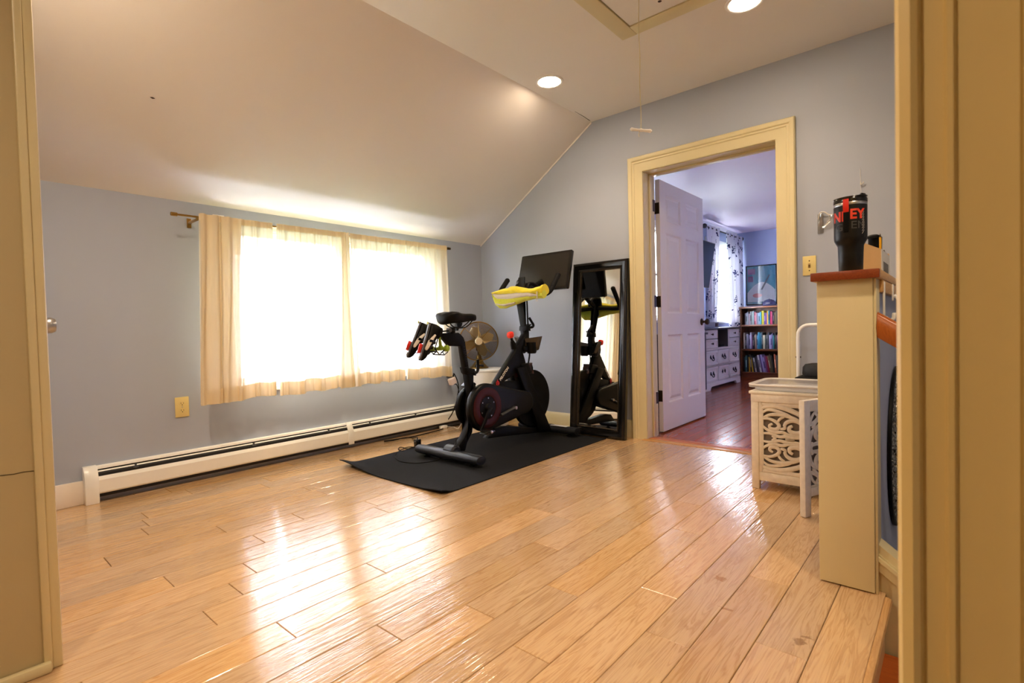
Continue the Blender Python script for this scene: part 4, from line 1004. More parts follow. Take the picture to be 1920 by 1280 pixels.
part('motor', lambda bm: add_lathe(bm, [(0, -.155), (.03, -.15), (.048, -.13), (.054, -.10), (.054, -.05), (.045, -.03), (.02, -.022), (0, -.022)], fc, fd, 32), m_brass, fan)
FRR = .176
def cage(sign, depth):
    def f(bm):
        def pt(r, t): return fc+fd*(sign*depth*math.sqrt(max(0, 1-(r/FRR)**2))*.9)+(FXA*math.cos(t)+FXB*math.sin(t))*r
        nr = 17
        for i in range(nr):
            r = .048+(FRR-.05)*i/nr
            add_tube(bm, [pt(r, 2*PI*k/48) for k in range(48)], .0015, 4, closed=True)
        for k in range(8):
            t = 2*PI*k/8+PI/2
            add_tube(bm, [pt(.03+(FRR-.03)*j/7, t) for j in range(8)], .0026, 5)
    return f
part('front_grille', cage(1, .062), m_brass, fan)
part('rear_grille', cage(-1, .05), m_bronze, fan)
part('rim', lambda bm: add_tube(bm, [fc+(FXA*math.cos(2*PI*k/64)+FXB*math.sin(2*PI*k/64))*FRR for k in range(64)], .0055, 10, closed=True, flat=1.0), m_brass, fan)
part('badge', lambda bm: add_lathe(bm, [(.034, -.01), (.034, .004), (.030, .008), (0, .009)], fc+fd*.052, fd, 28), mat('badge_gold', (206, 186, 150), .4, metal=.4), fan, 'pale round centre badge')
for i in range(4):
    t0 = math.radians(68-i*90)
    def blade(bm):
        def g(u, v):
            r = .03+.118*u; wd = (.25+.75*math.sin(PI*min(1, .25+u*.62)))*.080
            a = t0+(v-.5)*wd/max(r, .05)*1.15
            tw_ = (v-.5)*.040*(1-.3*u)
            if u > .85: r -= .02*((v-.5)*2)**2*(u-.85)/.15
            return fc+fd*(tw_+.0)+(FXA*math.cos(a)+FXB*math.sin(a))*r
        add_grid(bm, g, 12, 8)
        bmesh.ops.solidify(bm, geom=bm.faces[:], thickness=.0015)
    part('blade', blade, m_blade, fan, ang=50)
part('hub', lambda bm: add_lathe(bm, [(0, -.022), (.032, -.022), (.034, .0), (.030, .018), (0, .022)], fc, fd, 24), m_brass, fan)

# ------------------------------------------------------------------ cords
adp = at_z(783, 836, 0)
ad = thing('power_adapter', (adp.x, adp.y, 0), 'small black power adapter standing on the floor beside the mat', 'power adapter')
part('body', lambda bm: add_box(bm, (adp.x-.018, adp.y-.022, 0), (adp.x+.018, adp.y+.022, .052), .004), m_blkg, ad)
part('label', lambda bm: add_box(bm, (adp.x-.010, adp.y-.0228, .034), (adp.x+.012, adp.y-.0215, .046)), m_dgrey, ad)
def fl(*q, z=.005): return [at_z(u, v, z) for u, v in q]
def cordA(bm):
    add_tube(bm, smooth([(adp.x, adp.y+.0, .048), (adp.x-.03, adp.y+.02, .06)]+[tuple(p) for p in fl((774, 821), (762, 820), (735, 825.5), (722, 826.5), (770, 819), (800, 812), (824, 806), (836, 801), (862, 796))], 6), .004, 8)
part('cable', cordA, m_rub, ad)
def cordB(bm):
    pz = fl((770, 842), (752, 838), (747, 842), (757, 846), (768, 840), (778, 838), (764, 838), (752, 843), (748, 846)) + [at_z(742, 851, .006)] + [at_z(u, v, .022) for u, v in ((741, 858), (752, 865))]+[at_z(u, v, .010) for u, v in ((776, 868), (800, 866), (820, 862))]+[at_z(833, 853, .04), Vector((XB-.0, 2.33, .10)), Vector((XB-.02, 2.36, .13))]
    add_tube(bm, smooth([Vector((adp.x, adp.y-.02, .012))]+pz, 5), .003, 8)
part('charging_lead', cordB, m_rub, ad)
chg = at_x(848, 714, -3.47)
ch = thing('wall_charger', tuple(chg), 'small pinkish white plug-in charger under the right curtain corner', 'charger')
R_ = Matrix.Rotation(.35, 3, 'X')
part('body', lambda bm: add_box(bm, chg-Vector((.022, .034, .030)), chg+Vector((.022, .034, .030)), .006, R_), mat('pale_pink_plastic', (236, 214, 204), .4), ch)
part('plug', lambda bm: add_box(bm, chg+Vector((-.06, -.02, .03)), chg+Vector((-.0, .03, .055)), .006), m_blkg, ch)
cx_ = [chg+Vector((0, .02, .04))]+[at_x(u, v, X) for u, v, X in ((851, 700, -3.45), (857, 712, -3.44), (860, 728, -3.44), (856, 750, -3.44), (853, 762, -3.43), (846, 778, -3.42))]+[at_z(832, 797, .006)]
part('cable', lambda bm: add_tube(bm, smooth(cx_, 6), .0045, 8), m_rub, ch)
cy_ = [chg+Vector((0, .02, -.03))]+[at_x(u, v, X) for u, v, X in ((857, 722, -3.46), (861, 740, -3.45), (855, 762, -3.45), (858, 775, -3.42))]+[at_z(866, 793, .006)]
part('cable', lambda bm: add_tube(bm, smooth(cy_, 6), .004, 8), m_rub, ch)
pl0 = at_z(831, 803, 0)
pw = thing('white_plug', (pl0.x, pl0.y, 0), 'white plug lying on the floor by the heater corner', 'plug')
part('body', lambda bm: add_box(bm, (pl0.x-.022, pl0.y-.035, .0), (pl0.x+.022, pl0.y+.035, .028), .007), m_white, pw)
part('cable', lambda bm: add_tube(bm, smooth([(pl0.x, pl0.y+.03, .012)]+fl((842, 800), (851, 800.5), (858, 803), (862, 799), (866, 792)), 5), .003, 8), m_white, pw)

# ------------------------------------------------------------------ things on the half wall
CT = 1.031
tm = Vector((-.269, 2.02, CT)); 
tum = thing('tumbler', tuple(tm), 'tall black insulated tumbler with orange lettering on the half wall cap', 'tumbler')
part('body', lambda bm: add_lathe(bm, [(0, 0), (.032, 0), (.034, .003), (.0355, .06), (.0365, .085), (.041, .094), (.0455, .103), (.0465, .112), (.0468, .20), (.0468, .214)], tm, seg=48, cap=False), mat('tumbler_black', (8, 8, 8), .38, spec=.35), tum)
part('steel_band', lambda bm: add_lathe(bm, [(.0468, .2135), (.0472, .215), (.0472, .222), (.0462, .2235)], tm, seg=48, cap=False), m_steel, tum, 'bright steel band')
part('lid', lambda bm: add_lathe(bm, [(.0462, .2225), (.0478, .2245), (.0478, .234), (.0455, .2375), (.030, .238), (0, .238)], tm, seg=48), m_blkg, tum)
part('lid_rim', lambda bm: add_tube(bm, [tm+Vector((.0455*math.cos(a), .0455*math.sin(a), .238+.006*(.5+.5*math.sin(a+.4)))) for a in [i*2*PI/40 for i in range(40)]], .0025, 6, closed=True), m_blkg, tum)
fx = Vector((CR.x, CR.y, 0)).normalized(); vw = Vector((-tm.x, -tm.y, 0)).normalized(); tr = Vector((-vw.y, vw.x, 0)) 
if tr.dot(fx) < 0: tr = -tr
def onc(a, z, r=.0472): return tm+(tr*math.sin(a)+vw*math.cos(a))*r+Vector((0, 0, z))
part('spout_tab', lambda bm: add_prism(bm, [onc(.75, .238, .046), onc(1.25, .238, .046), onc(1.25, .249, .044), onc(.75, .249, .044)], -vw*.018-tr*.006, .002), m_blkg, tum)
def lat(bm):
    add_loft(bm, [[onc(a, z, r) for a in (-.40, -.38, -.10, -.08)]+[onc(a, z, r-.004) for a in (-.08, -.40)] for z, r in ((.232, .049), (.222, .0515), (.205, .0515), (.194, .0505), (.190, .049))])
part('latch', lat, m_red, tum, 'orange red latch')
part('black_strip', lambda bm: add_loft(bm, [[onc(a, z, r) for a in (-.40, -.38, -.10, -.08)]+[onc(a, z, r-.003) for a in (-.08, -.40)] for z, r in ((.212, .0485), (.18, .0492), (.14, .0492), (.125, .0478))]), m_blk, tum)  # raised black strip below the latch
m_or = mat('decal_orange_red', (224, 62, 34), .5)
m_faint = mat('decal_dark_grey', (56, 56, 56), .6)
def cyltext(body, size, a0, z0, m, bold=.0, sx=1.0, lab=None, slant=0.):
    part('lettering', lambda bm: text_bm(bm, body, size, lambda x, y, z: onc(a0+x*sx/.0472+ (y*slant)/.0472, z0+y, .0473+z), .0004, bold, 'LEFT'), m, tum, lab, flat=True)
cyltext('NI', .044, -1.22, .163, m_or, .0014, .92, 'orange letters')
cyltext('EY', .043, -.04, .168, m_or, .0014, .92, 'orange letters')
cyltext('G', .034, -1.0, .132, m_faint, 0, 1.1, 'faint grey letters')
cyltext('EN', .034, .0, .136, m_faint, 0, 1.1, 'faint grey letters')
part('hatched_stripe', lambda bm: [add_tube(bm, [onc(.72, .118+i*.0085, .0472), onc(.80, .123+i*.0085, .0472), onc(.88, .130+i*.0085, .0472)], .0007, 4) for i in range(8)], mat('decal_grey', (150, 140, 136), .5), tum, 'grey hatched stripe')
# file box
fb0 = (-.345, 2.30)
FBX0, FBX1, FBY0, FBY1 = -.345, -.214, 2.305, 2.60
box = thing('file_box', ((FBX0+FBX1)/2, (FBY0+FBY1)/2, CT), 'brown cardboard file box with a white label on the half wall cap', 'file box')
m_card = mat('cardboard', (196, 164, 118), .8, var=.06, scale=40)
zt = CT+.128
def fbx(bm):
    t = .004
    add_prism(bm, [(FBX0, FBY0, CT), (FBX1, FBY0, CT), (FBX1, FBY0, zt-.030), (FBX1-.055, FBY0, zt), (FBX0, FBY0, zt+.01)], (0, t, 0))
    add_box(bm, (FBX0, FBY1-t, CT), (FBX1, FBY1, zt-.02)); add_box(bm, (FBX0, FBY0+t, CT), (FBX0+t, FBY1-t, zt)); add_box(bm, (FBX1-t, FBY0+t, CT), (FBX1, FBY1-t, zt-.03)); add_box(bm, (FBX0, FBY0, CT), (FBX1, FBY1, CT+t))
part('carton', fbx, m_card, box)
lb = part('label', lambda bm: add_box(bm, (FBX1, FBY0+.004, CT+.002), (FBX1+.0015, FBY1-.01, zt-.03)), m_white, box, 'white side label')
part('barcode', lambda bm: [add_box(bm, (FBX1+.0015, FBY0+.06+i*.0125, CT+.02), (FBX1+.002, FBY0+.06+i*.0125+random.uniform(.003, .009), CT+.058)) for i in range(14)], m_dgrey, lb, 'dark barcode stripes')
cupc = Vector((-.241, 2.40, CT+.005))
cup = thing('pen_cup', tuple(cupc), 'black round cup sticking up out of the cardboard file box', 'cup')
part('body', lambda bm: add_lathe(bm, [(0, 0), (.019, 0), (.020, .01), (.022, .128), (.0225, .148), (.021, .149), (.019, .02), (0, .02)], cupc, seg=32), m_blk, cup)
part('slanted_lid', lambda bm: add_lathe(bm, [(.0225, .146), (.021, .154), (.012, .159), (0, .160)], cupc, (-.03, -.10, 1), 28), m_blk, cup)
pc = at_y(1649.5, 466, 2.298)
pen = thing('pencil', tuple(pc), 'yellow pencil sticking up out of the front of the cardboard file box', 'pencil')
pb = Vector((pc.x+.0, 2.3155, CT+.0045)); 
part('shaft', lambda bm: add_lathe(bm, [(0, 0), (.0036, 0), (.0036, .137)], pb, (0, 0, 1), 6), mat('pencil_yellow', (236, 176, 32), .4), pen)
part('tip', lambda bm: add_lathe(bm, [(.0036, .137), (.0012, .148), (0, .1515)], pb, (0, 0, 1), 6), m_bronze, pen)
kr = at_y(1664, 474, 2.5)
one('key_ring', lambda bm: [add_tube(bm, [Vector((-.232+.004*j, 2.50+.010*j, zt-.030+.008))+Vector((.0, .012*math.cos(2*PI*k/16), .009*math.sin(2*PI*k/16))) for k in range(16)], .002, 6, closed=True) for j in range(3)], m_bronze, 'small dark metal rings on the rim of the cardboard file box', 'rings')
# hooks on the apron
def hk(y, label, long=False):
    r = thing('wall_hook', (-.186, y, .96), label, 'hook')
    z1 = 1.0 if not long else .998; z0 = .94 if not long else .86
    x = -.186 if not long else -.190
    part('backplate', lambda bm: add_box(bm, (x, y-.012, z0), (x+.006, y+.012, z1), .0025), m_white, r)
    part('prong', lambda bm: add_tube(bm, smooth([(x+.006, y, z0+.02), (x+.02, y, z0+.008), (x+.028, y, z0+.016), (x+.03, y, z0+.034)], 4), [.006]*12+[.004], 8), m_white, r)
bm_h = hk(2.09, 'long white hook plate at the near end of the half wall apron', True)
hk(2.34, 'small white curved hook on the light wooden apron', False)
# round disc
DY, DZc, DR = 2.655, .352, .326
disc = thing('round_wall_hanging', (-.19, DY, 0), 'large round black rimmed disc with silver glitter hanging on the blue half wall', 'wall hanging')
part('rim', lambda bm: add_lathe(bm, [(0, 0), (DR-.01, 0), (DR, .003), (DR, .011), (DR-.008, .014), (0, .013)], (-.203, DY, DZc), (1, 0, 0), 64), m_blk, disc)
m_glit, N_, L_, B_ = nodes('silver_glitter')
B_.inputs['Metallic'].default_value = .9; B_.inputs['Roughness'].default_value = .35
v_ = N_.new('ShaderNodeTexVoronoi'); v_.inputs['Scale'].default_value = 150; tc_ = N_.new('ShaderNodeTexCoord'); L_.new(tc_.outputs['Object'], v_.inputs['Vector'])
r_ = N_.new('ShaderNodeValToRGB'); r_.color_ramp.elements[0].color = (.02, .02, .02, 1); r_.color_ramp.elements[1].color = (.75, .75, .73, 1); r_.color_ramp.elements[0].position = .35; r_.color_ramp.elements[1].position = .8
L_.new(v_.outputs['Color'], r_.inputs[0]); L_.new(r_.outputs[0], B_.inputs['Base Color'])
b_ = N_.new('ShaderNodeBump'); b_.inputs['Strength'].default_value = 1; b_.inputs['Distance'].default_value = .006; L_.new(v_.outputs['Distance'], b_.inputs['Height']); L_.new(b_.outputs[0], B_.inputs['Normal'])
def glit(bm):
    add_lathe(bm, [(DR-.010, .0135), (DR-.03, .018), (DR*.5, .021), (0, .021)], (-.203, DY, DZc), (1, 0, 0), 64, cap=False)
    rnd = random.Random(4)
    for i in range(420):
        a = rnd.uniform(0, 2*PI); r = (DR-.012)*math.sqrt(rnd.random()); s = rnd.uniform(.004, .010)
        p = Vector((-.203+.018+rnd.uniform(0, .007), DY+r*math.cos(a), DZc+r*math.sin(a)))
        d = Vector((rnd.uniform(.2, 1), rnd.uniform(-1, 1), rnd.uniform(-1, 1))).normalized(); A, Bv = frame_from(d)
        bm.faces.new([bm.verts.new(p+A*s), bm.verts.new(p+Bv*s), bm.verts.new(p-A*s), bm.verts.new(p-Bv*s)])
part('glitter_face', glit, m_glit, disc, 'silver glittery face')
# clear hooks on the far wall
m_clear = mat('clear_plastic', (225, 222, 215), .15)
m_clearg = glass('clear_plastic_film', (.93, .93, .92), .25, .12)
hp = Vector((-.634, YF, 1.505))
pk = thing('clear_plastic_strip', tuple(hp), 'crumpled clear plastic strip stuck on the wall above the light switch', 'plastic strip')
part('film', lambda bm: add_grid(bm, lambda u, v: hp+Vector((-.01+.085*u+.01*math.sin(v*5), -.004-.022*(.5+.5*math.sin(u*9+v*4))*(1-.6*v), .02-.10*v-.02*math.sin(u*3)*(1-v))), 12, 10), m_clearg, pk, ang=80)
part('adhesive_pad', lambda bm: add_box(bm, hp+Vector((-.02, -.006, -.10)), hp+Vector((.012, 0, .02)), .002), m_clearg, pk)
part('hook', lambda bm: add_tube(bm, smooth([hp+Vector((-.015, -.006, -.012)), hp+Vector((-.004, -.02, .022)), hp+Vector((.02, -.02, .024)), hp+Vector((.045, -.012, .004)), hp+Vector((.075, -.01, .006)), hp+Vector((.09, -.008, -.01))], 5), .0035, 8), m_clear, pk)
hq = Vector((-.432, YF, 1.665))
ph = thing('clear_wall_hook', tuple(hq), 'tiny clear hook with a thread on the wall above the tumbler', 'hook')
part('hook', lambda bm: add_tube(bm, smooth([hq+Vector((0, -.003, .012)), hq+Vector((0, -.01, -.004)), hq+Vector((.012, -.014, .0)), hq+Vector((.014, -.012, .008))], 4), .0025, 6), m_clear, ph)
part('thread', lambda bm: add_tube(bm, [hq+Vector((-.002, -.004, .09)), hq+Vector((0, -.005, .01)), hq+Vector((.001, -.004, -.05))], .0009, 5), m_clear, ph)

# ------------------------------------------------------------------ carved cabinet, tub, step stool
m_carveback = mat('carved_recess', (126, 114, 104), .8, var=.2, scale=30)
CARVE = [  # strokes in panel units (u across, v down over the whole height, upper half only), width
    ([(0, .055), (.14, .02), (.34, .02), (.56, .06), (.76, .13), (.90, .24)], .05),
    ([(0, .13), (.12, .075), (.30, .085), (.50, .13), (.66, .20)], .032),
    ([(.02, .20), (.16, .15), (.34, .135), (.52, .155), (.70, .20), (.84, .29)], .036),
    ([(.44, .31), (.48, .25), (.60, .21), (.74, .23), (.82, .30), (.78, .37), (.66, .395), (.55, .37), (.54, .32), (.60, .29)], .048),
    ([(.99, .47), (.97, .38), (.92, .30), (.80, .22)], .04),
    ([(0, .22), (.14, .21), (.28, .25), (.34, .31), (.28, .36), (.17, .355), (.15, .31), (.21, .285)], .036),
    ([(0, .32), (.08, .37), (.22, .41), (.40, .40), (.52, .43), (.70, .43), (.90, .45)], .034),
    ([(.70, .0), (.80, .05), (.74, .10), (.84, .16), (.96, .18), (.90, .08), (.80, .02)], .034),
    ([(0, .44), (.16, .435), (.34, .47), (.48, .455), (.62, .465), (.80, .455), (1, .47)], .034),
    ([(.30, .27), (.36, .20), (.44, .17)], .026), ([(.36, .35), (.44, .34), (.46, .30)], .03),
    ([(.98, .0), (.985, .25), (.99, .5)], .03), ([(.0, .0), (.0, .5)], .03), ([(.46, .5), (.56, .5), (.64, .5)], .05),
    ([(.20, .46), (.28, .5)], .034), ([(.90, .42), (.94, .5)], .034), ([(0, .0), (.5, .0), (1, .0)], .03),
]
def carved(bm, O, U, V, Nn, w, h):
    """O top-left corner, U across, V down, Nn out of the face"""
    for pts, wd in CARVE:
        for mir_ in (0, 1):
            P3 = [O+U*(u*w)+V*((v if not mir_ else 1-v)*h) for u, v in pts]
            P3 = smooth(P3, 5) if len(P3) > 2 else P3
            n = len(P3); r = [wd*w*1.1*(.55+.45*math.sin(PI*min(1, max(0, (i+.5)/n)))) for i in range(n)]
            add_tube(bm, [p+Nn*.002 for p in P3], r, 8, up=Nn, flat=.42)
KX0, KX1, KY, KYB, KZ = -.832, -.372, 2.87, 3.20, .505
cab = thing('carved_cabinet', ((KX0+KX1)/2, 3.03, 0), 'distressed cream cabinet with a carved scrollwork front behind the post', 'cabinet')
def carc(bm):
    for x in (KX0, KX1-.036):
        for y in (KY, KYB-.036): add_box(bm, (x, y, 0), (x+.036, y+.036, KZ-.002), .003)
    add_box(bm, (KX0, KY-.004, KZ-.046), (KX1, KYB, KZ-.002), .004)
    add_box(bm, (KX0+.034, KY+.004, .045), (KX1-.034, KY+.030, .090), .003)
    add_box(bm, (KX0+.004, KY+.03, .05), (KX0+.02, KYB-.03, KZ-.04)); add_box(bm, (KX1-.02, KY+.03, .05), (KX1-.004, KYB-.03, KZ-.04)); add_box(bm, (KX0+.03, KYB-.02, .05), (KX1-.03, KYB-.004, KZ-.04)); add_box(bm, (KX0+.02, KY+.03, .06), (KX1-.02, KYB-.02, .075))
part('carcass', carc, m_dist, cab)
part('top', lambda bm: add_box(bm, (KX0-.008, KY-.010, KZ-.004), (KX1+.004, KYB+.004, KZ+.010), .003), m_dist, cab)
fp = part('front_panel', lambda bm: (add_box(bm, (KX0+.036, KY+.004, .090), (KX0+.052, KY+.024, KZ-.046), .003), add_box(bm, (KX0+.052, KY+.004, .090), (KX1-.036, KY+.024, .104), .003), add_box(bm, (KX0+.052, KY+.004, KZ-.062), (KX1-.036, KY+.024, KZ-.046), .003), add_box(bm, (KX0+.29, KY+.004, .09), (KX0+.32, KY+.024, KZ-.046), .003)), m_dist, cab)
part('recess', lambda bm: add_box(bm, (KX0+.04, KY+.020, .092), (KX1-.04, KY+.026, KZ-.05)), m_carveback, fp, 'dark recess behind the scrollwork')
part('scrollwork', lambda bm: carved(bm, Vector((KX0+.052, KY+.010, KZ-.060)), Vector((1, 0, 0)), Vector((0, 0, -1)), Vector((0, -1, 0)), .238, KZ-.060-.104), m_dist, fp, 'carved scrollwork', ang=60)
# open door panel, standing out towards the viewer
hA, hB = Vector((-.380, 2.862, 0)), Vector((-.517, 2.553, 0))
dd = (hB-hA); dl = dd.length; dd.normalize(); dn = Vector((-dd.y, dd.x, 0))
if dn.dot(CO-hB) < 0: dn = -dn
dq = -dn*.027
def dbar(bm, a0, a1, z0, z1, th=1., off=0.):
    p = [hA+dd*a0+dq*off+Vector((0, 0, z0)), hA+dd*a1+dq*off+Vector((0, 0, z0)), hA+dd*a1+dq*off+Vector((0, 0, z1)), hA+dd*a0+dq*off+Vector((0, 0, z1))]
    add_prism(bm, p, dq*th, .003)
dr = part('door', lambda bm: (dbar(bm, dl-.04, dl, 0.002, .522), dbar(bm, .0, .04, .05, .522), dbar(bm, .04, dl-.04, .475, .522), dbar(bm, .04, dl-.04, .09, .13)), m_dist, cab, 'open carved door')
part('recess', lambda bm: dbar(bm, .038, dl-.038, .12, .48, .2, .7), m_carveback, dr)
part('scrollwork', lambda bm: carved(bm, hA+dd*.04+dq*.45+Vector((0, 0, .475)), dd, Vector((0, 0, -1)), dn, dl-.08, .345), m_dist, dr, ang=60)
tub = thing('plastic_tray', (-.62, 3.03, KZ+.010), 'shallow clear plastic tray lying on top of the carved cabinet', 'tray')
m_tub = sheer('tub_milky', (206, 204, 202), .45, .35, trc=(220, 220, 220))
tz = KZ+.0105
def rr(x0, x1, y0, y1, r, z, n=5):
    out = []
    for cx, cy, t0 in ((x1-r, y1-r, 0), (x0+r, y1-r, PI/2), (x0+r, y0+r, PI), (x1-r, y0+r, 1.5*PI)):
        out += [(cx+r*math.cos(t0+i*PI/2/n), cy+r*math.sin(t0+i*PI/2/n), z) for i in range(n+1)]
    return out
def tubf(bm):
    x0, x1, y0, y1 = KX0-.006, -.378, KY+.004, KYB+.03
    add_loft(bm, [rr(x0+.02, x1-.02, y0+.02, y1-.02, .05, tz+.004), rr(x0+.02, x1-.02, y0+.02, y1-.02, .05, tz), rr(x0+.012, x1-.012, y0+.012, y1-.012, .05, tz+.008), rr(x0+.006, x1-.006, y0+.006, y1-.006, .05, tz+.030), rr(x0-.014, x1+.0, y0-.006, y1+.010, .055, tz+.034), rr(x0-.015, x1+.0, y0-.007, y1+.011, .055, tz+.018)], cap=False)
    add_loft(bm, [rr(x0+.02, x1-.02, y0+.02, y1-.02, .05, tz+.001), rr(x0+.02, x1-.02, y0+.02, y1-.02, .05, tz+.004)])
part('tray_body', tubf, m_tub, tub)
part('rim', lambda bm: add_tube(bm, [Vector(p) for p in rr(KX0-.018, -.378, KY-.002, KYB+.04, .055, tz+.031)], .0055, 8, closed=True), mat('tub_rim', (214, 210, 204), .3), tub, 'milky rolled rim')
# folding step stool
st_ = thing('step_stool', (-.52, 3.42, 0), 'white tubular step stool with a black tread standing behind the carved cabinet', 'step stool')
SXL, SXR, SY = -.728, -.395, 3.45
def stf(bm):
    pts = [(SXL, SY, .0), (SXL, SY, .78)]+[(SXL+.06-.06*math.cos(t), SY, .79+.06*math.sin(t)) for t in [i*PI/2/6 for i in range(1, 7)]]+[(SXR-.06+.06*math.sin(t), SY, .79+.06*math.cos(t)) for t in [i*PI/2/6 for i in range(0, 7)]]+[(SXR, SY, .78), (SXR, SY, 0)]
    add_tube(bm, pts, .0115, 12)
part('frame', stf, m_white, st_)
for x in (SXL+.03, SXR-.03): part('front_leg', lambda bm: add_tube(bm, [(x, SY-.01, .50), (x, SY-.20, .001)], .0105, 10), m_white, st_)
part('tread', lambda bm: add_box(bm, (SXL+.012, SY-.17, .520), (SXR-.012, SY+.0, .556), .012), m_rub, st_, 'black tread')
part('padded_bag', lambda bm: add_loft(bm, [[(SXL+.05+ (.27*u), SY-.15+.13*v_, .577+h) for u, v_ in ((0, 0), (1, 0), (1, 1), (0, 1))] if 0 else [(SXL+.15+.115*s*math.cos(a), SY-.075+.06*s*math.sin(a), .557+h) for a in [i*2*PI/20 for i in range(20)]] for h, s in ((0, .95), (.012, 1), (.05, .98), (.068, .86), (.074, .6))]), mat('black_quilt', (22, 22, 24), .6, bump=.8, bscale=60), st_, 'black folded top tread')
part('hinge', lambda bm: add_cyl(bm, (SXL-.014, SY, .66), (SXL+.014, SY, .66), .005, 10), m_hblack, st_)
for x in (SXL, SXR): part('foot', lambda bm: add_cyl(bm, (x, SY, 0.0005), (x, SY, .03), .014, 12), m_rub, st_)

# ------------------------------------------------------------------ bedroom shell
struct('wall_bedroom_left', wall_holes_y(BX-.14, BX, YB, BY+.1, -.05, BZ+.1, [(5.50, 6.45, .93, 2.06), (7.50, 8.68, .90, 2.06)]), m_blue, 'blue bedroom wall with two bright windows', 'wall')
struct('wall_bedroom_back', [((BX-.14, BY, -.05), (1.1, BY+.12, BZ+.1))], m_blue, 'blue bedroom wall behind the bookcase', 'wall')
struct('wall_bedroom_right', [((.95, YB, -.05), (1.1, BY+.12, BZ+.1))], m_blue, 'blue bedroom wall out of sight on the right', 'wall')
struct('ceiling_bedroom', [((BX-.14, YB, BZ), (1.1, BY+.12, BZ+.1))], m_bceil, 'white bedroom ceiling', 'ceiling')
struct('trim_15', [((BX, YB, BZ-.05), (BX+.012, BY, BZ))], m_white, 'white strip along the top of the blue bedroom wall', 'trim')
window(2, BX, 5.50, 6.45, .93, 2.06, 1, 'bright bedroom window seen through the gap beside the open door')
window(3, BX, 7.50, 8.68, .90, 2.06, 1, 'bright bedroom window between the floral curtains')

# ---- bedroom door
DXF = -1.800; DY0, DY1 = 3.912, 4.828; DT = .036
door = thing('door_1', (DXF-.018, DY0, 0), 'white six panel door standing open into the blue bedroom', 'door', kind='structure')
zr = lambda py, px=1265: at_x(px, py, DXF).z
def dfr(bm):
    x0, x1 = DXF-DT, DXF; zb, zt_ = .012, 2.030; s = .115; mid = (DY0+DY1)/2
    add_box(bm, (x0, DY0, zb), (x1, DY0+s, zt_)); add_box(bm, (x0, DY1-s, zb), (x1, DY1, zt_)); add_box(bm, (x0, mid-.055, zb), (x1, mid+.055, zt_))
    for za, zc in ((zb, .235), (.79, .965), (1.615, 1.715), (1.925, zt_)):
        add_box(bm, (x0, DY0+s, za), (x1, mid-.055, zc)); add_box(bm, (x0, mid+.055, za), (x1, DY1-s, zc))
part('frame_and_stiles', dfr, m_door, door, flat=True)
for ya, yc in ((DY0+.115, (DY0+DY1)/2-.055), ((DY0+DY1)/2+.055, DY1-.115)):
    for za, zc in ((.235, .79), (.965, 1.615), (1.715, 1.925)):
        def pnl(bm):
            for xs, sg in ((DXF, -1), (DXF-DT, 1)):
                R0 = [(xs+sg*a, y0, z0) for a, i in ((0.0, 0), (.012, .010), (.012, .022), (.004, .048)) for y0, z0 in ()]
                rings = []
                for a, i in ((.0, 0), (.011, .012), (.012, .026), (.004, .050)):
                    rings.append([(xs+sg*a, ya+i, za+i), (xs+sg*a, yc-i, za+i), (xs+sg*a, yc-i, zc-i), (xs+sg*a, ya+i, zc-i)])
                vs = [[bm.verts.new(p) for p in r] for r in rings]
                for A, B in zip(vs, vs[1:]):
                    for k in range(4): bm.faces.new((A[k], A[(k+1) % 4], B[(k+1) % 4], B[k]))
                bm.faces.new(vs[-1])
        part('raised_panel', pnl, m_door, door, flat=True)
kz = at_x(1322, 603, DXF).z; ky = DY1-.07
def knob(bm):
    for s in (1, -1):
        x0 = DXF if s > 0 else DXF-DT
        add_lathe(bm, [(0, 0), (.032, 0), (.033, .004), (.026, .009), (.012, .012), (.010, .028), (.018, .034), (.027, .044), (.029, .056), (.022, .066), (0, .069)], (x0, ky, kz), (s, 0, 0), 28)
part('knob', knob, m_bronze, door, 'dark bronze round knob')
for z in (1.804, 1.059, .300):
    def hin(bm):
        add_box(bm, (DXF-DT-.014, DY0-.0025, z-.045), (DXF-.004, DY0+.001, z+.045), .001)
        add_cyl(bm, (DXF-.046, DY0-.012, z-.048), (DXF-.046, DY0-.012, z+.048), .0075, 12)
        add_prism(bm, [(DX0+.0045, YB-.036, z-.045), (DX0+.0075, YB-.036, z-.045), (DX0+.0075, YB+.012, z-.045), (DXF-.044, DY0-.016, z-.045), (DXF-.050, DY0-.014, z-.045), (DX0+.0045, YB+.014, z-.045)], (0, 0, .09))
        for dz in (-.03, 0, .03): add_cyl(bm, (DXF-.018+.006*(1 if dz else -1), DY0-.003, z+dz), (DXF-.018+.006*(1 if dz else -1), DY0, z+dz), .004, 8)
    part('hinge', hin, m_bronze, door, 'dark bronze hinge')

# ---- open door behind the left edge
d2 = thing('door_2', (-2.3, .235, 0), 'open white door folded against the wall at the left edge, only its knob showing', 'door', kind='structure')
part('slab', lambda bm: add_box(bm, (-2.74, .215, .012), (-1.99, .25, 2.03), .002), m_door, d2)
part('knob', lambda bm: add_lathe(bm, [(0, 0), (.032, 0), (.033, .004), (.026, .010), (.013, .014), (.012, .062), (.022, .068), (.030, .078), (.031, .094), (.024, .106), (0, .109)], (-2.65, .25, .932), (0, 1, 0), 28), m_steel, d2, 'satin nickel knob')

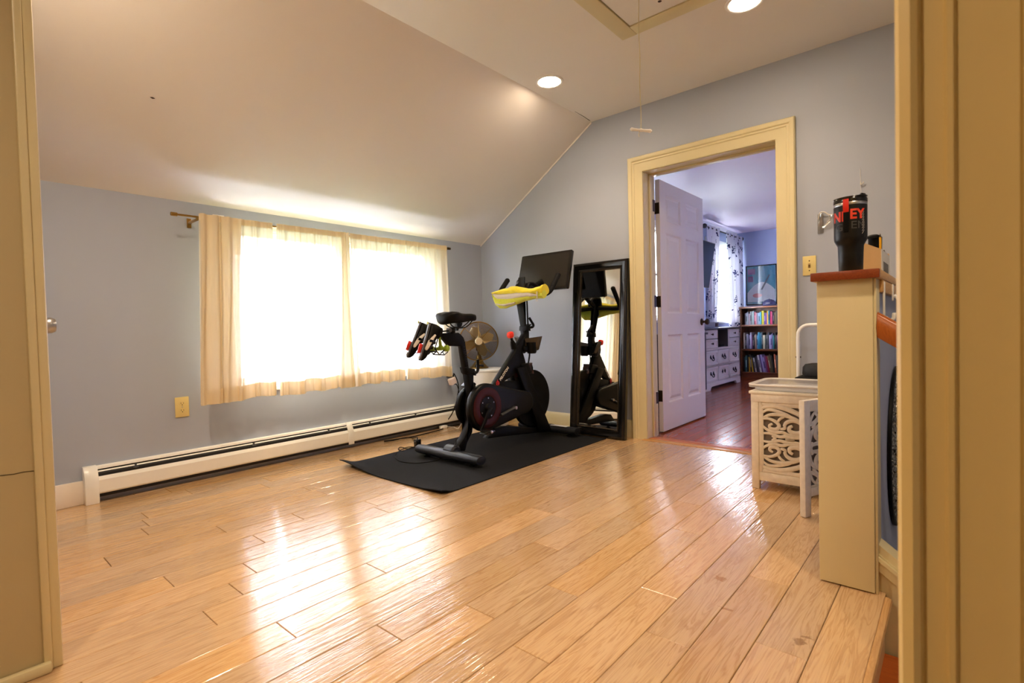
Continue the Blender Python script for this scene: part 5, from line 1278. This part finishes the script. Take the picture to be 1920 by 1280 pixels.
# ---- dresser
DRX, DRB, DY_0, DY_1 = -2.45, -2.735, 6.575, 7.945
drs = thing('dresser', ((DRX+DRB)/2, (DY_0+DY_1)/2, 0), 'white dresser with square drawers and an open cubby under the bedroom window', 'dresser')
cw = (DY_1-DY_0-.04)/3
def dcarc(bm):
    add_box(bm, (DRB, DY_0, .085), (DRX-.02, DY_0+.02, .79)); add_box(bm, (DRB, DY_1-.02, .085), (DRX-.02, DY_1, .79)); add_box(bm, (DRB, DY_0, .085), (DRB+.012, DY_1, .79))
    add_box(bm, (DRB, DY_0, .52), (DRX, DY_1, .545), .002); add_box(bm, (DRB, DY_0, .085), (DRX-.0, DY_1, .10), .002)
    for i in (1, 2): add_box(bm, (DRB, DY_0+.02+cw*i-.008, .10), (DRX-.004, DY_0+.02+cw*i+.008, .79), .001)
    add_box(bm, (DRX-.03, DY_0, .10), (DRX, DY_0+.02, .79), .002); add_box(bm, (DRX-.03, DY_1-.02, .10), (DRX, DY_1, .79), .002); add_box(bm, (DRX-.03, DY_0, .306), (DRX-.002, DY_1, .318), .001)
part('carcass', dcarc, m_door, drs)
part('cubby_shade', lambda bm: (add_box(bm, (DRB+.012, DY_0+.02+cw+.008, .545), (DRB+.018, DY_0+.02+2*cw-.008, .79)), add_box(bm, (DRB+.018, DY_0+.02+cw+.008, .545), (DRX-.01, DY_0+.02+cw+.012, .79)), add_box(bm, (DRB+.018, DY_0+.02+2*cw-.012, .545), (DRX-.01, DY_0+.02+2*cw-.008, .79))), mat('cubby_shade_grey', (70, 66, 62), .6), drs, 'painted shade inside the cubby')  # dark sheets paint the shade inside the open cubby
part('plinth', lambda bm: add_prism(bm, [(DRX-.022, a, b) for a, b in ((DY_0, 0), (DY_0+.16, 0), (DY_0+.19, .035), (DY_0+.22, .045), (DY_1-.22, .045), (DY_1-.19, .035), (DY_1-.16, 0), (DY_1, 0), (DY_1, .088), (DY_0, .088))], (.028, 0, 0), .002), m_door, drs)
part('side_plinth', lambda bm: (add_box(bm, (DRB, DY_0, 0), (DRX-.02, DY_0+.02, .086)), add_box(bm, (DRB, DY_1-.02, 0), (DRX-.02, DY_1, .086))), m_door, drs)
part('top', lambda bm: add_box(bm, (DRB, DY_0-.02, .79), (DRX+.018, DY_1+.02, .815), .005), mat('slate_top', (74, 76, 84), .35), drs, 'dark grey top')
def drawer(y0, y1, z0, z1, style):
    g = .006; fr = .030 if style != 'small' else .022
    x = DRX
    def df(bm):
        add_box(bm, (x-.018, y0+g, z0+g), (x-.004, y1-g, z1-g))
        for lo, hi in (((y0+g, z0+g), (y1-g, z0+g+fr)), ((y0+g, z1-g-fr), (y1-g, z1-g)), ((y0+g, z0+g), (y0+g+fr, z1-g)), ((y1-g-fr, z0+g), (y1-g, z1-g))):
            add_box(bm, (x-.010, lo[0], lo[1]), (x+.006, hi[0], hi[1]), .002)
    d = part('drawer', df, m_door, drs)
    yc, zc = (y0+y1)/2, (z0+z1)/2
    if style == 'small':
        part('knob', lambda bm: add_tube(bm, [(x-.004, yc, zc), (x+.012, yc, zc), (x+.016, yc, zc+.0), (x+.026, yc, zc)], [.006, .006, .016, .012], 12), m_bronze, d, 'dark knob')
    else:
        def hd(bm):
            for s in (-1, 1):
                q = [(0, .026), (.010, .010), (.024, .0), (.010, -.010), (0, -.026), (-.010, -.010), (-.024, 0), (-.010, .010)]
                add_prism(bm, [(x-.004, yc+s*.046+a*.9, zc+.012+b) for a, b in q], (.010, 0, 0), .001)
            if style == 'bail': add_tube(bm, smooth([(x+.010, yc-.046, zc+.006), (x+.018, yc-.034, zc-.022), (x+.020, yc, zc-.034), (x+.018, yc+.034, zc-.022), (x+.010, yc+.046, zc+.006)], 5), .006, 8)
        part('handle', hd, m_hblack, d, 'black drop handle')
for i in range(3):
    y0 = DY_0+.02+cw*i; y1 = y0+cw
    drawer(y0, y1, .318, .52, 'bail'); drawer(y0, y1, .10, .306, 'bail' if i != 1 else 'pulls')
    if i != 1: drawer(y0, y1, .545, .668, 'small'); drawer(y0, y1, .668, .79, 'small')
nb = Vector((DRX-.12, DY_0+.02+cw*1.55, .545))
one('media_player', lambda bm: (add_box(bm, nb-Vector((.08, .16, 0)), nb+Vector((.08, .12, .03)), .006), add_box(bm, nb+Vector((.081, -.02, .008)), nb+Vector((.083, .06, .022)))), m_blkg, 'low black device inside the open cubby of the white dresser', 'media device')
gb = Vector((DRX-.13, 6.98, .8155))
gbx = thing('gift_box', tuple(gb), 'flat pale grey box with a red print on the dark dresser top', 'box')
part('carton', lambda bm: add_box(bm, gb-Vector((.10, .34, 0)), gb+Vector((.10, .20, .075)), .003), mat('box_grey', (150, 152, 158), .5), gbx)
part('print', lambda bm: add_box(bm, gb+Vector((.100, .06, .015)), gb+Vector((.1015, .17, .06)), .0005), m_dred, gbx, 'dark red print')
# ---- TV
tvr = Matrix.Rotation(.16, 3, 'Y')
tvc = Vector((-2.545, 6.56, 1.655))
tv = thing('television', tuple(tvc), 'dark flat television mounted on the blue wall beside the floral curtain', 'television')
def tvbox(bm, dx, y0, y1, z0, z1, dx1, bv):
    t = bmesh.new(); add_box(t, (dx, y0, z0), (dx1, y1, z1), bv)
    for v in t.verts: v.co = tvc+tvr @ v.co
    merge(bm, t)
part('case', lambda bm: tvbox(bm, -.03, -.56, .56, -.30, .30, .01, .006), mat('tv_case', (30, 34, 40), .4), tv)
part('display', lambda bm: tvbox(bm, .010, -.545, .545, -.285, .288, .0115, 0), mat('tv_display', (22, 30, 40), .22), tv, flat=True)
part('wall_arm', lambda bm: (add_box(bm, (BX+.001, 6.44, 1.52), (BX+.02, 6.68, 1.80), .004), add_box(bm, (BX+.02, 6.52, 1.60), (tvc.x-.02, 6.60, 1.72), .004)), m_hblack, tv)
# ---- bedroom curtains
m_flor = sheer('curtain_floral_print', (226, 226, 234), .010, .10, printed=True)
brod = thing('bedroom_curtain_rod', (BX+.09, 7.95, 2.225), 'black curtain rod over the bedroom window', 'curtain rod')
part('rod', lambda bm: add_cyl(bm, (BX+.09, 7.20, 2.225), (BX+.09, 8.80, 2.225), .009, 12), m_hblack, brod)
for y in (7.20, 8.80): part('finial', lambda bm: add_sphere(bm, (BX+.09, y, 2.225), .034), m_hblack, brod)
for y in (7.28, 8.74): part('bracket', lambda bm: add_box(bm, (BX, y-.008, 2.212), (BX+.095, y+.008, 2.222), .002), m_hblack, brod)
def bcur(yt0, yt1, yb0, yb1, zb, label, folds, seed):
    rnd = random.Random(seed); p0, p1 = rnd.uniform(0, 6), rnd.uniform(0, 6)
    root = thing('floral_curtain', (BX+.09, (yb0+yb1)/2, zb), label, 'curtain', 'floral curtains in the bedroom')
    def g(u, v):
        y = (yt0+(yt1-yt0)*u)*(1-v)+(yb0+(yb1-yb0)*u)*v
        return Vector((BX+.095+.035*math.sin(2*PI*folds*u+p0+.4*math.sin(v*3+p1))*(.6+.4*v), y, 2.255-(2.255-zb)*v))
    bm = bmesh.new(); add_grid(bm, g, 60, 30); obj('cloth', bm, m_flor, root, ang=80)
    return root
bcur(7.22, 7.80, 7.20, 7.55, .825, 'left floral curtain panel, hanging behind the television', 3.5, 3)
bcur(8.02, 8.78, 8.22, 8.82, .10, 'right floral curtain panel, in the corner by the bookcase', 4.2, 8)
# ---- dark chest under window 2
ch2 = thing('dark_chest', (BX+.2, 5.95, 0), 'dark low chest seen as a sliver through the gap behind the open door', 'chest')
part('carcass', lambda bm: (add_box(bm, (BX+.02, 5.4, .06), (BX+.40, 6.35, .74), .006), add_box(bm, (BX+.03, 5.43, .0), (BX+.37, 6.32, .07))), mat('chest_dark', (40, 34, 34), .4), ch2)
part('top', lambda bm: add_box(bm, (BX+.015, 5.38, .74), (BX+.42, 6.37, .765), .005), mat('chest_dark', (40, 34, 34), .4), ch2)
for i in range(3): part('drawer', lambda bm: add_box(bm, (BX+.40, 5.43, .09+i*.215), (BX+.41, 6.32, .285+i*.215), .003), mat('chest_dark', (40, 34, 34), .4), ch2)

# ---- bookcase and books
KX, KXR, KF, KBk = -2.585, -1.78, 8.42, 8.76
bc = thing('bookcase', ((KX+KXR)/2, 8.6, 0), 'brown wooden bookcase full of books in the far bedroom corner', 'bookcase')
SH = (.106, .464, .838)
part('side', lambda bm: add_box(bm, (KX, KF, 0), (KX+.022, KBk, 1.09), .002), m_case, bc)
part('side', lambda bm: add_box(bm, (KXR-.022, KF, 0), (KXR, KBk, 1.09), .002), m_case, bc)
part('top', lambda bm: add_box(bm, (KX-.012, KF-.012, 1.09), (KXR+.012, KBk, 1.118), .004), m_case, bc)
part('back', lambda bm: add_box(bm, (KX+.02, KBk-.012, .08), (KXR-.02, KBk-.004, 1.09)), m_case, bc)
for z in SH: part('shelf', lambda bm: add_box(bm, (KX+.02, KF+.004, z-.028 if z > .2 else z-.02), (KXR-.02, KBk-.01, z), .002), m_case, bc)
part('plinth', lambda bm: add_box(bm, (KX+.02, KF+.012, 0), (KXR-.02, KF+.03, .088), .002), m_case, bc)
ORD = 'first second third fourth fifth sixth seventh eighth ninth tenth eleventh twelfth thirteenth fourteenth fifteenth sixteenth seventeenth eighteenth nineteenth twentieth'.split()
ORD += ['twenty-'+o for o in ORD[:9]]
def cname(c):
    r, g, b = c; mx, mn = max(c), min(c); l = (mx+mn)/2
    if mx-mn < 26: return 'black' if l < 45 else 'dark grey' if l < 85 else 'grey' if l < 150 else 'pale grey' if l < 200 else 'white'
    import colorsys
    h, s_, v = colorsys.rgb_to_hsv(r/255, g/255, b/255); h *= 360
    n = 'red' if h < 15 or h > 335 else 'orange' if h < 35 else 'yellow' if h < 65 else 'green' if h < 160 else 'teal' if h < 190 else 'blue' if h < 235 else 'purple' if h < 290 else 'pink'
    return ('dark ' if v < .45 else 'pale ' if s_ < .3 else '')+n
B1 = [(66,62,84),(150,165,175),(165,175,185),(172,150,160),(120,130,140),(160,180,175),(150,175,180),(170,60,80),(190,150,160),(150,165,190),(160,190,210),(80,176,210),(230,222,70),(70,30,110),(96,56,134),(226,170,60),(44,140,160),(196,24,84),(150,30,80),(25,20,25),(124,114,74),(92,82,62),(40,30,40),(92,72,156)]
B2 = [(196,184,168),(30,30,30),(130,125,150),(120,120,145),(140,135,180),(205,208,228),(120,80,130),(30,28,30),(62,52,52),(172,142,120),(120,150,180),(30,130,165),(24,110,142),(32,32,32),(196,190,158),(40,62,52),(112,112,112),(60,60,72),(184,174,214),(150,140,190),(92,92,132),(20,112,112),(30,30,30),(46,46,40),(150,70,70),(188,182,172),(160,155,150)]
B3 = [(30,60,60),(64,112,112),(20,20,20),(192,152,42),(60,50,40),(206,172,40),(30,30,35),(192,192,192),(40,38,45),(72,62,72),(204,204,208),(92,72,132),(164,152,204),(150,140,192),(122,62,112),(152,30,50),(112,96,60),(92,82,50),(30,28,28),(182,92,52),(112,102,92),(60,60,60)]
def books(lst, z, hmax, hmin, lean, rowname, end, seed):
    rnd = random.Random(seed)
    x = KX+.030+(.028 if rowname == 'top' else .012); tot = end-x; w0 = tot/sum(1.7 if c in ((230,222,70), (30,130,165), (196,190,158)) else 1 for c in lst)
    for i, c in enumerate(lst):
        w = w0*(1.7 if c in ((230,222,70), (30,130,165), (196,190,158)) else 1)*.94
        h = rnd.uniform(hmin, hmax); d = rnd.uniform(.15, .20)
        y0 = KF+.03+rnd.uniform(0, .02)
        o = thing('book', (x, y0, z), '%s book, %s from the left on the %s shelf of the bookcase' % (cname(c), ORD[i], rowname), 'book', 'books on the %s shelf' % rowname)
        mc = mat('book_%d_%d_%d' % c, c, .5, var=.12, scale=60)
        la = lean*min(1, max(0, (i-2)/5)) if i < len(lst)-3 else lean*.4
        sh = math.tan(la)
        def cov(bm):
            t = bmesh.new()
            add_box(t, (x, y0, z), (x+w*.14, y0+d, z+h)); add_box(t, (x+w*.86, y0, z), (x+w, y0+d, z+h)); add_box(t, (x, y0-.003, z), (x+w, y0+.002, z+h), .0015)
            for v in t.verts: v.co.x += -(v.co.z-z)*sh
            merge(bm, t)
        part('cover', cov, mc, o)
        def pg(bm):
            t = bmesh.new(); add_box(t, (x+w*.13, y0+.002, z+.004), (x+w*.87, y0+d-.006, z+h-.006))
            for v in t.verts: v.co.x += -(v.co.z-z)*sh
            merge(bm, t)
        part('pages', pg, m_white, o)
        if i % 3 == 1:
            cc_ = tuple(min(255, v+90) if sum(c) < 330 else max(0, v-100) for v in c)
            def bd_(bm):
                t = bmesh.new(); add_box(t, (x+w*.2, y0-.0036, z+h*.28), (x+w*.8, y0-.0028, z+h*.72))
                for v in t.verts: v.co.x += -(v.co.z-z)*sh
                merge(bm, t)
            part('spine_band', bd_, mat('band_%d_%d_%d' % cc_, cc_, .5), o)
        x += w/.94
books(B1, SH[2], .215, .170, .0, 'top', -2.02, 1)
books(B2, SH[1], .255, .185, .0, 'middle', -2.01, 2)
books(B3, SH[0], .280, .215, .16, 'bottom', -2.03, 3)
# caps on the bookcase
def cap(name, c, m, label, a):
    r = thing(name, c, label, 'cap'); c = Vector(c)
    part('crown', lambda bm: add_lathe(bm, [(.092, 0), (.094, .02), (.088, .055), (.066, .085), (.03, .10), (0, .102)], c, seg=28), m, r)
    part('visor', lambda bm: add_grid(bm, lambda u, v: c+Vector((math.cos(a+(u-.5)*1.9)*(.088+.07*v*math.sin(PI*(.15+.7*u))), math.sin(a+(u-.5)*1.9)*(.088+.07*v*math.sin(PI*(.15+.7*u))), .012-.016*v*v+.004)), 12, 5), m, r)
    part('button', lambda bm: add_sphere(bm, c+Vector((0, 0, .103)), .008, seg=8), m, r)
    return r, c
m_navy = mat('navy_fabric', (34, 36, 74), .6)
cp1, cc1 = cap('baseball_cap', (-2.20, 8.58, 1.1185), m_navy, 'dark navy cap lying on top of the bookcase', -1.0)
part('emblem', lambda bm: add_tube(bm, [cc1+Vector((-.03+.012*i, -.088, .036+.010*(i % 2)))for i in range(6)], .005, 6), m_white, cp1, 'pale emblem')
cap('baseball_cap', (-1.985, 8.58, 1.1185), m_white, 'white cap on the bookcase, half hidden by the door casing', -1.2)
# poster: a plain abstract print
po = thing('framed_poster', (-2.385, BY, 1.15), 'black framed teal poster on the blue wall above the bookcase', 'poster')
PX0, PX1, PZ0, PZ1 = -2.61, -2.155, 1.150, 1.780
def pf(bm):
    for lo, hi in (((PX0, PZ0), (PX0+.014, PZ1)), ((PX1-.014, PZ0), (PX1, PZ1)), ((PX0, PZ0), (PX1, PZ0+.014)), ((PX0, PZ1-.014), (PX1, PZ1))): add_box(bm, (lo[0], BY-.022, lo[1]), (hi[0], BY, hi[1]), .002)
part('frame', pf, m_blkg, po)
pr = part('print', lambda bm: add_box(bm, (PX0+.012, BY-.012, PZ0+.012), (PX1-.012, BY-.004, PZ1-.012)), mat('print_teal', (18, 112, 146), .4), po, 'teal print')
def shape(name, pts, m, dy, lab): part(name, lambda bm: add_prism(bm, [(a, BY-.012-dy, b) for a, b in pts], (0, .0012, 0)), m, pr, lab, flat=True)
shape('print_shape', [(PX0+.02, PZ0+.05)]+[(PX0+.02+.41*i/14, PZ0+.16+.20*math.sin(PI*(i+1)/17)) for i in range(15)]+[(PX1-.02, PZ0+.05)], mat('print_white', (206, 208, 220), .5), .001, 'pale rounded shape')
shape('print_shape', [(PX0+.03+.0, PZ1-.05-.09), (PX0+.14, PZ1-.05-.09), (PX0+.14, PZ1-.05), (PX0+.03, PZ1-.05)], mat('print_magenta', (112, 60, 120), .5), .001, 'magenta block')
shape('print_shape', [(PX0+.03+.0, PZ1-.05-.21), (PX0+.11, PZ1-.05-.21), (PX0+.11, PZ1-.05-.12), (PX0+.03, PZ1-.05-.12)], mat('print_magenta', (112, 60, 120), .5), .001, 'magenta block')
shape('print_shape', [(PX0+.17+.07*math.cos(i*2*PI/20), PZ0+.15+.035*math.sin(i*2*PI/20)) for i in range(20)], mat('print_coral', (206, 110, 116), .5), .0022, 'coral ellipse')
shape('print_shape', [(PX0+.22, PZ0+.24), (PX0+.25, PZ0+.24), (PX0+.365, PZ0+.47), (PX0+.34, PZ0+.47)], mat('print_dark', (40, 52, 76), .5), .0022, 'dark slanting bar')
part('cover_glass', lambda bm: add_box(bm, (PX0+.012, BY-.019, PZ0+.012), (PX1-.012, BY-.017, PZ1-.012)), glass('poster_glass', (1, 1, 1), .05), po)

# ------------------------------------------------------------------ outdoors and light
one('ground', lambda bm: add_grid(bm, lambda u, v: (-60+56*u, -30+70*v, -2.6), 2, 2), mat('ground_darkened', (24, 29, 20), .9, var=.2, scale=.5), 'unseen ground far below the windows, darkened to bounce little sun', 'ground', kind='structure')  # unseen; colour kept dark so the sunlit ground bounces little light
one('roof_eave', lambda bm: add_prism(bm, [(-3.611, -1.5, 1.68), (-3.611, -1.5, 1.585), (-3.96, -1.5, 1.46), (-3.96, -1.5, 1.56)], (0, 5.15, 0)), m_white, 'white eave overhang outside above the curtained window', 'eave', kind='structure')
one('ledge_bounce', lambda bm: add_prism(bm, [(-3.62, -1.5, -.02), (-3.97, -1.5, -.05), (-3.97, -1.5, -.13), (-3.62, -1.5, -.12)], (0, 6.0, 0)), mat('bounce_white', (244, 245, 244), .8, var=.03, scale=2), 'added unseen roof just outside the curtained window', 'reflector', kind='structure')  # added ledge, unseen: bounces sun through the curtain gap onto the slope
W = bpy.data.worlds.new('sky'); S.world = W; W.use_nodes = True
bg = W.node_tree.nodes['Background']; bg.inputs[0].default_value = (.80, .84, 1.0, 1); bg.inputs[1].default_value = 23.0
sl = bpy.data.lights.new('sun', 'SUN'); sl.energy = 1500; sl.color = (.84, .87, 1.0); sl.angle = .02
so_ = bpy.data.objects.new('sun', sl); COL.objects.link(so_); so_.rotation_euler = Vector((.12, -.6, -.8)).to_track_quat('-Z', 'Y').to_euler()
def portal(x, y0, y1, z0, z1):
    l = bpy.data.lights.new('window_portal', 'AREA'); l.shape = 'RECTANGLE'; l.size = z1-z0; l.size_y = y1-y0; l.cycles.is_portal = True
    o = bpy.data.objects.new('window_portal', l); COL.objects.link(o); o.location = (x-.16, (y0+y1)/2, (z0+z1)/2); o.rotation_euler = (0, -PI/2, 0)
portal(XW, WY0, WY1, WZ0, WZ1); portal(BX, 5.5, 6.45, .93, 2.06); portal(BX, 7.5, 8.68, .9, 2.06)
S.view_settings.view_transform = 'Standard'; S.view_settings.look = 'None'; S.view_settings.gamma = 1; S.view_settings.use_curve_mapping = False
S.view_settings.exposure = 0.64
S.cycles.max_bounces = 10; S.cycles.diffuse_bounces = 6; S.cycles.transparent_max_bounces = 24; S.cycles.glossy_bounces = 5
S.cycles.sample_clamp_indirect = 20.0; S.cycles.caustics_reflective = False; S.cycles.caustics_refractive = False
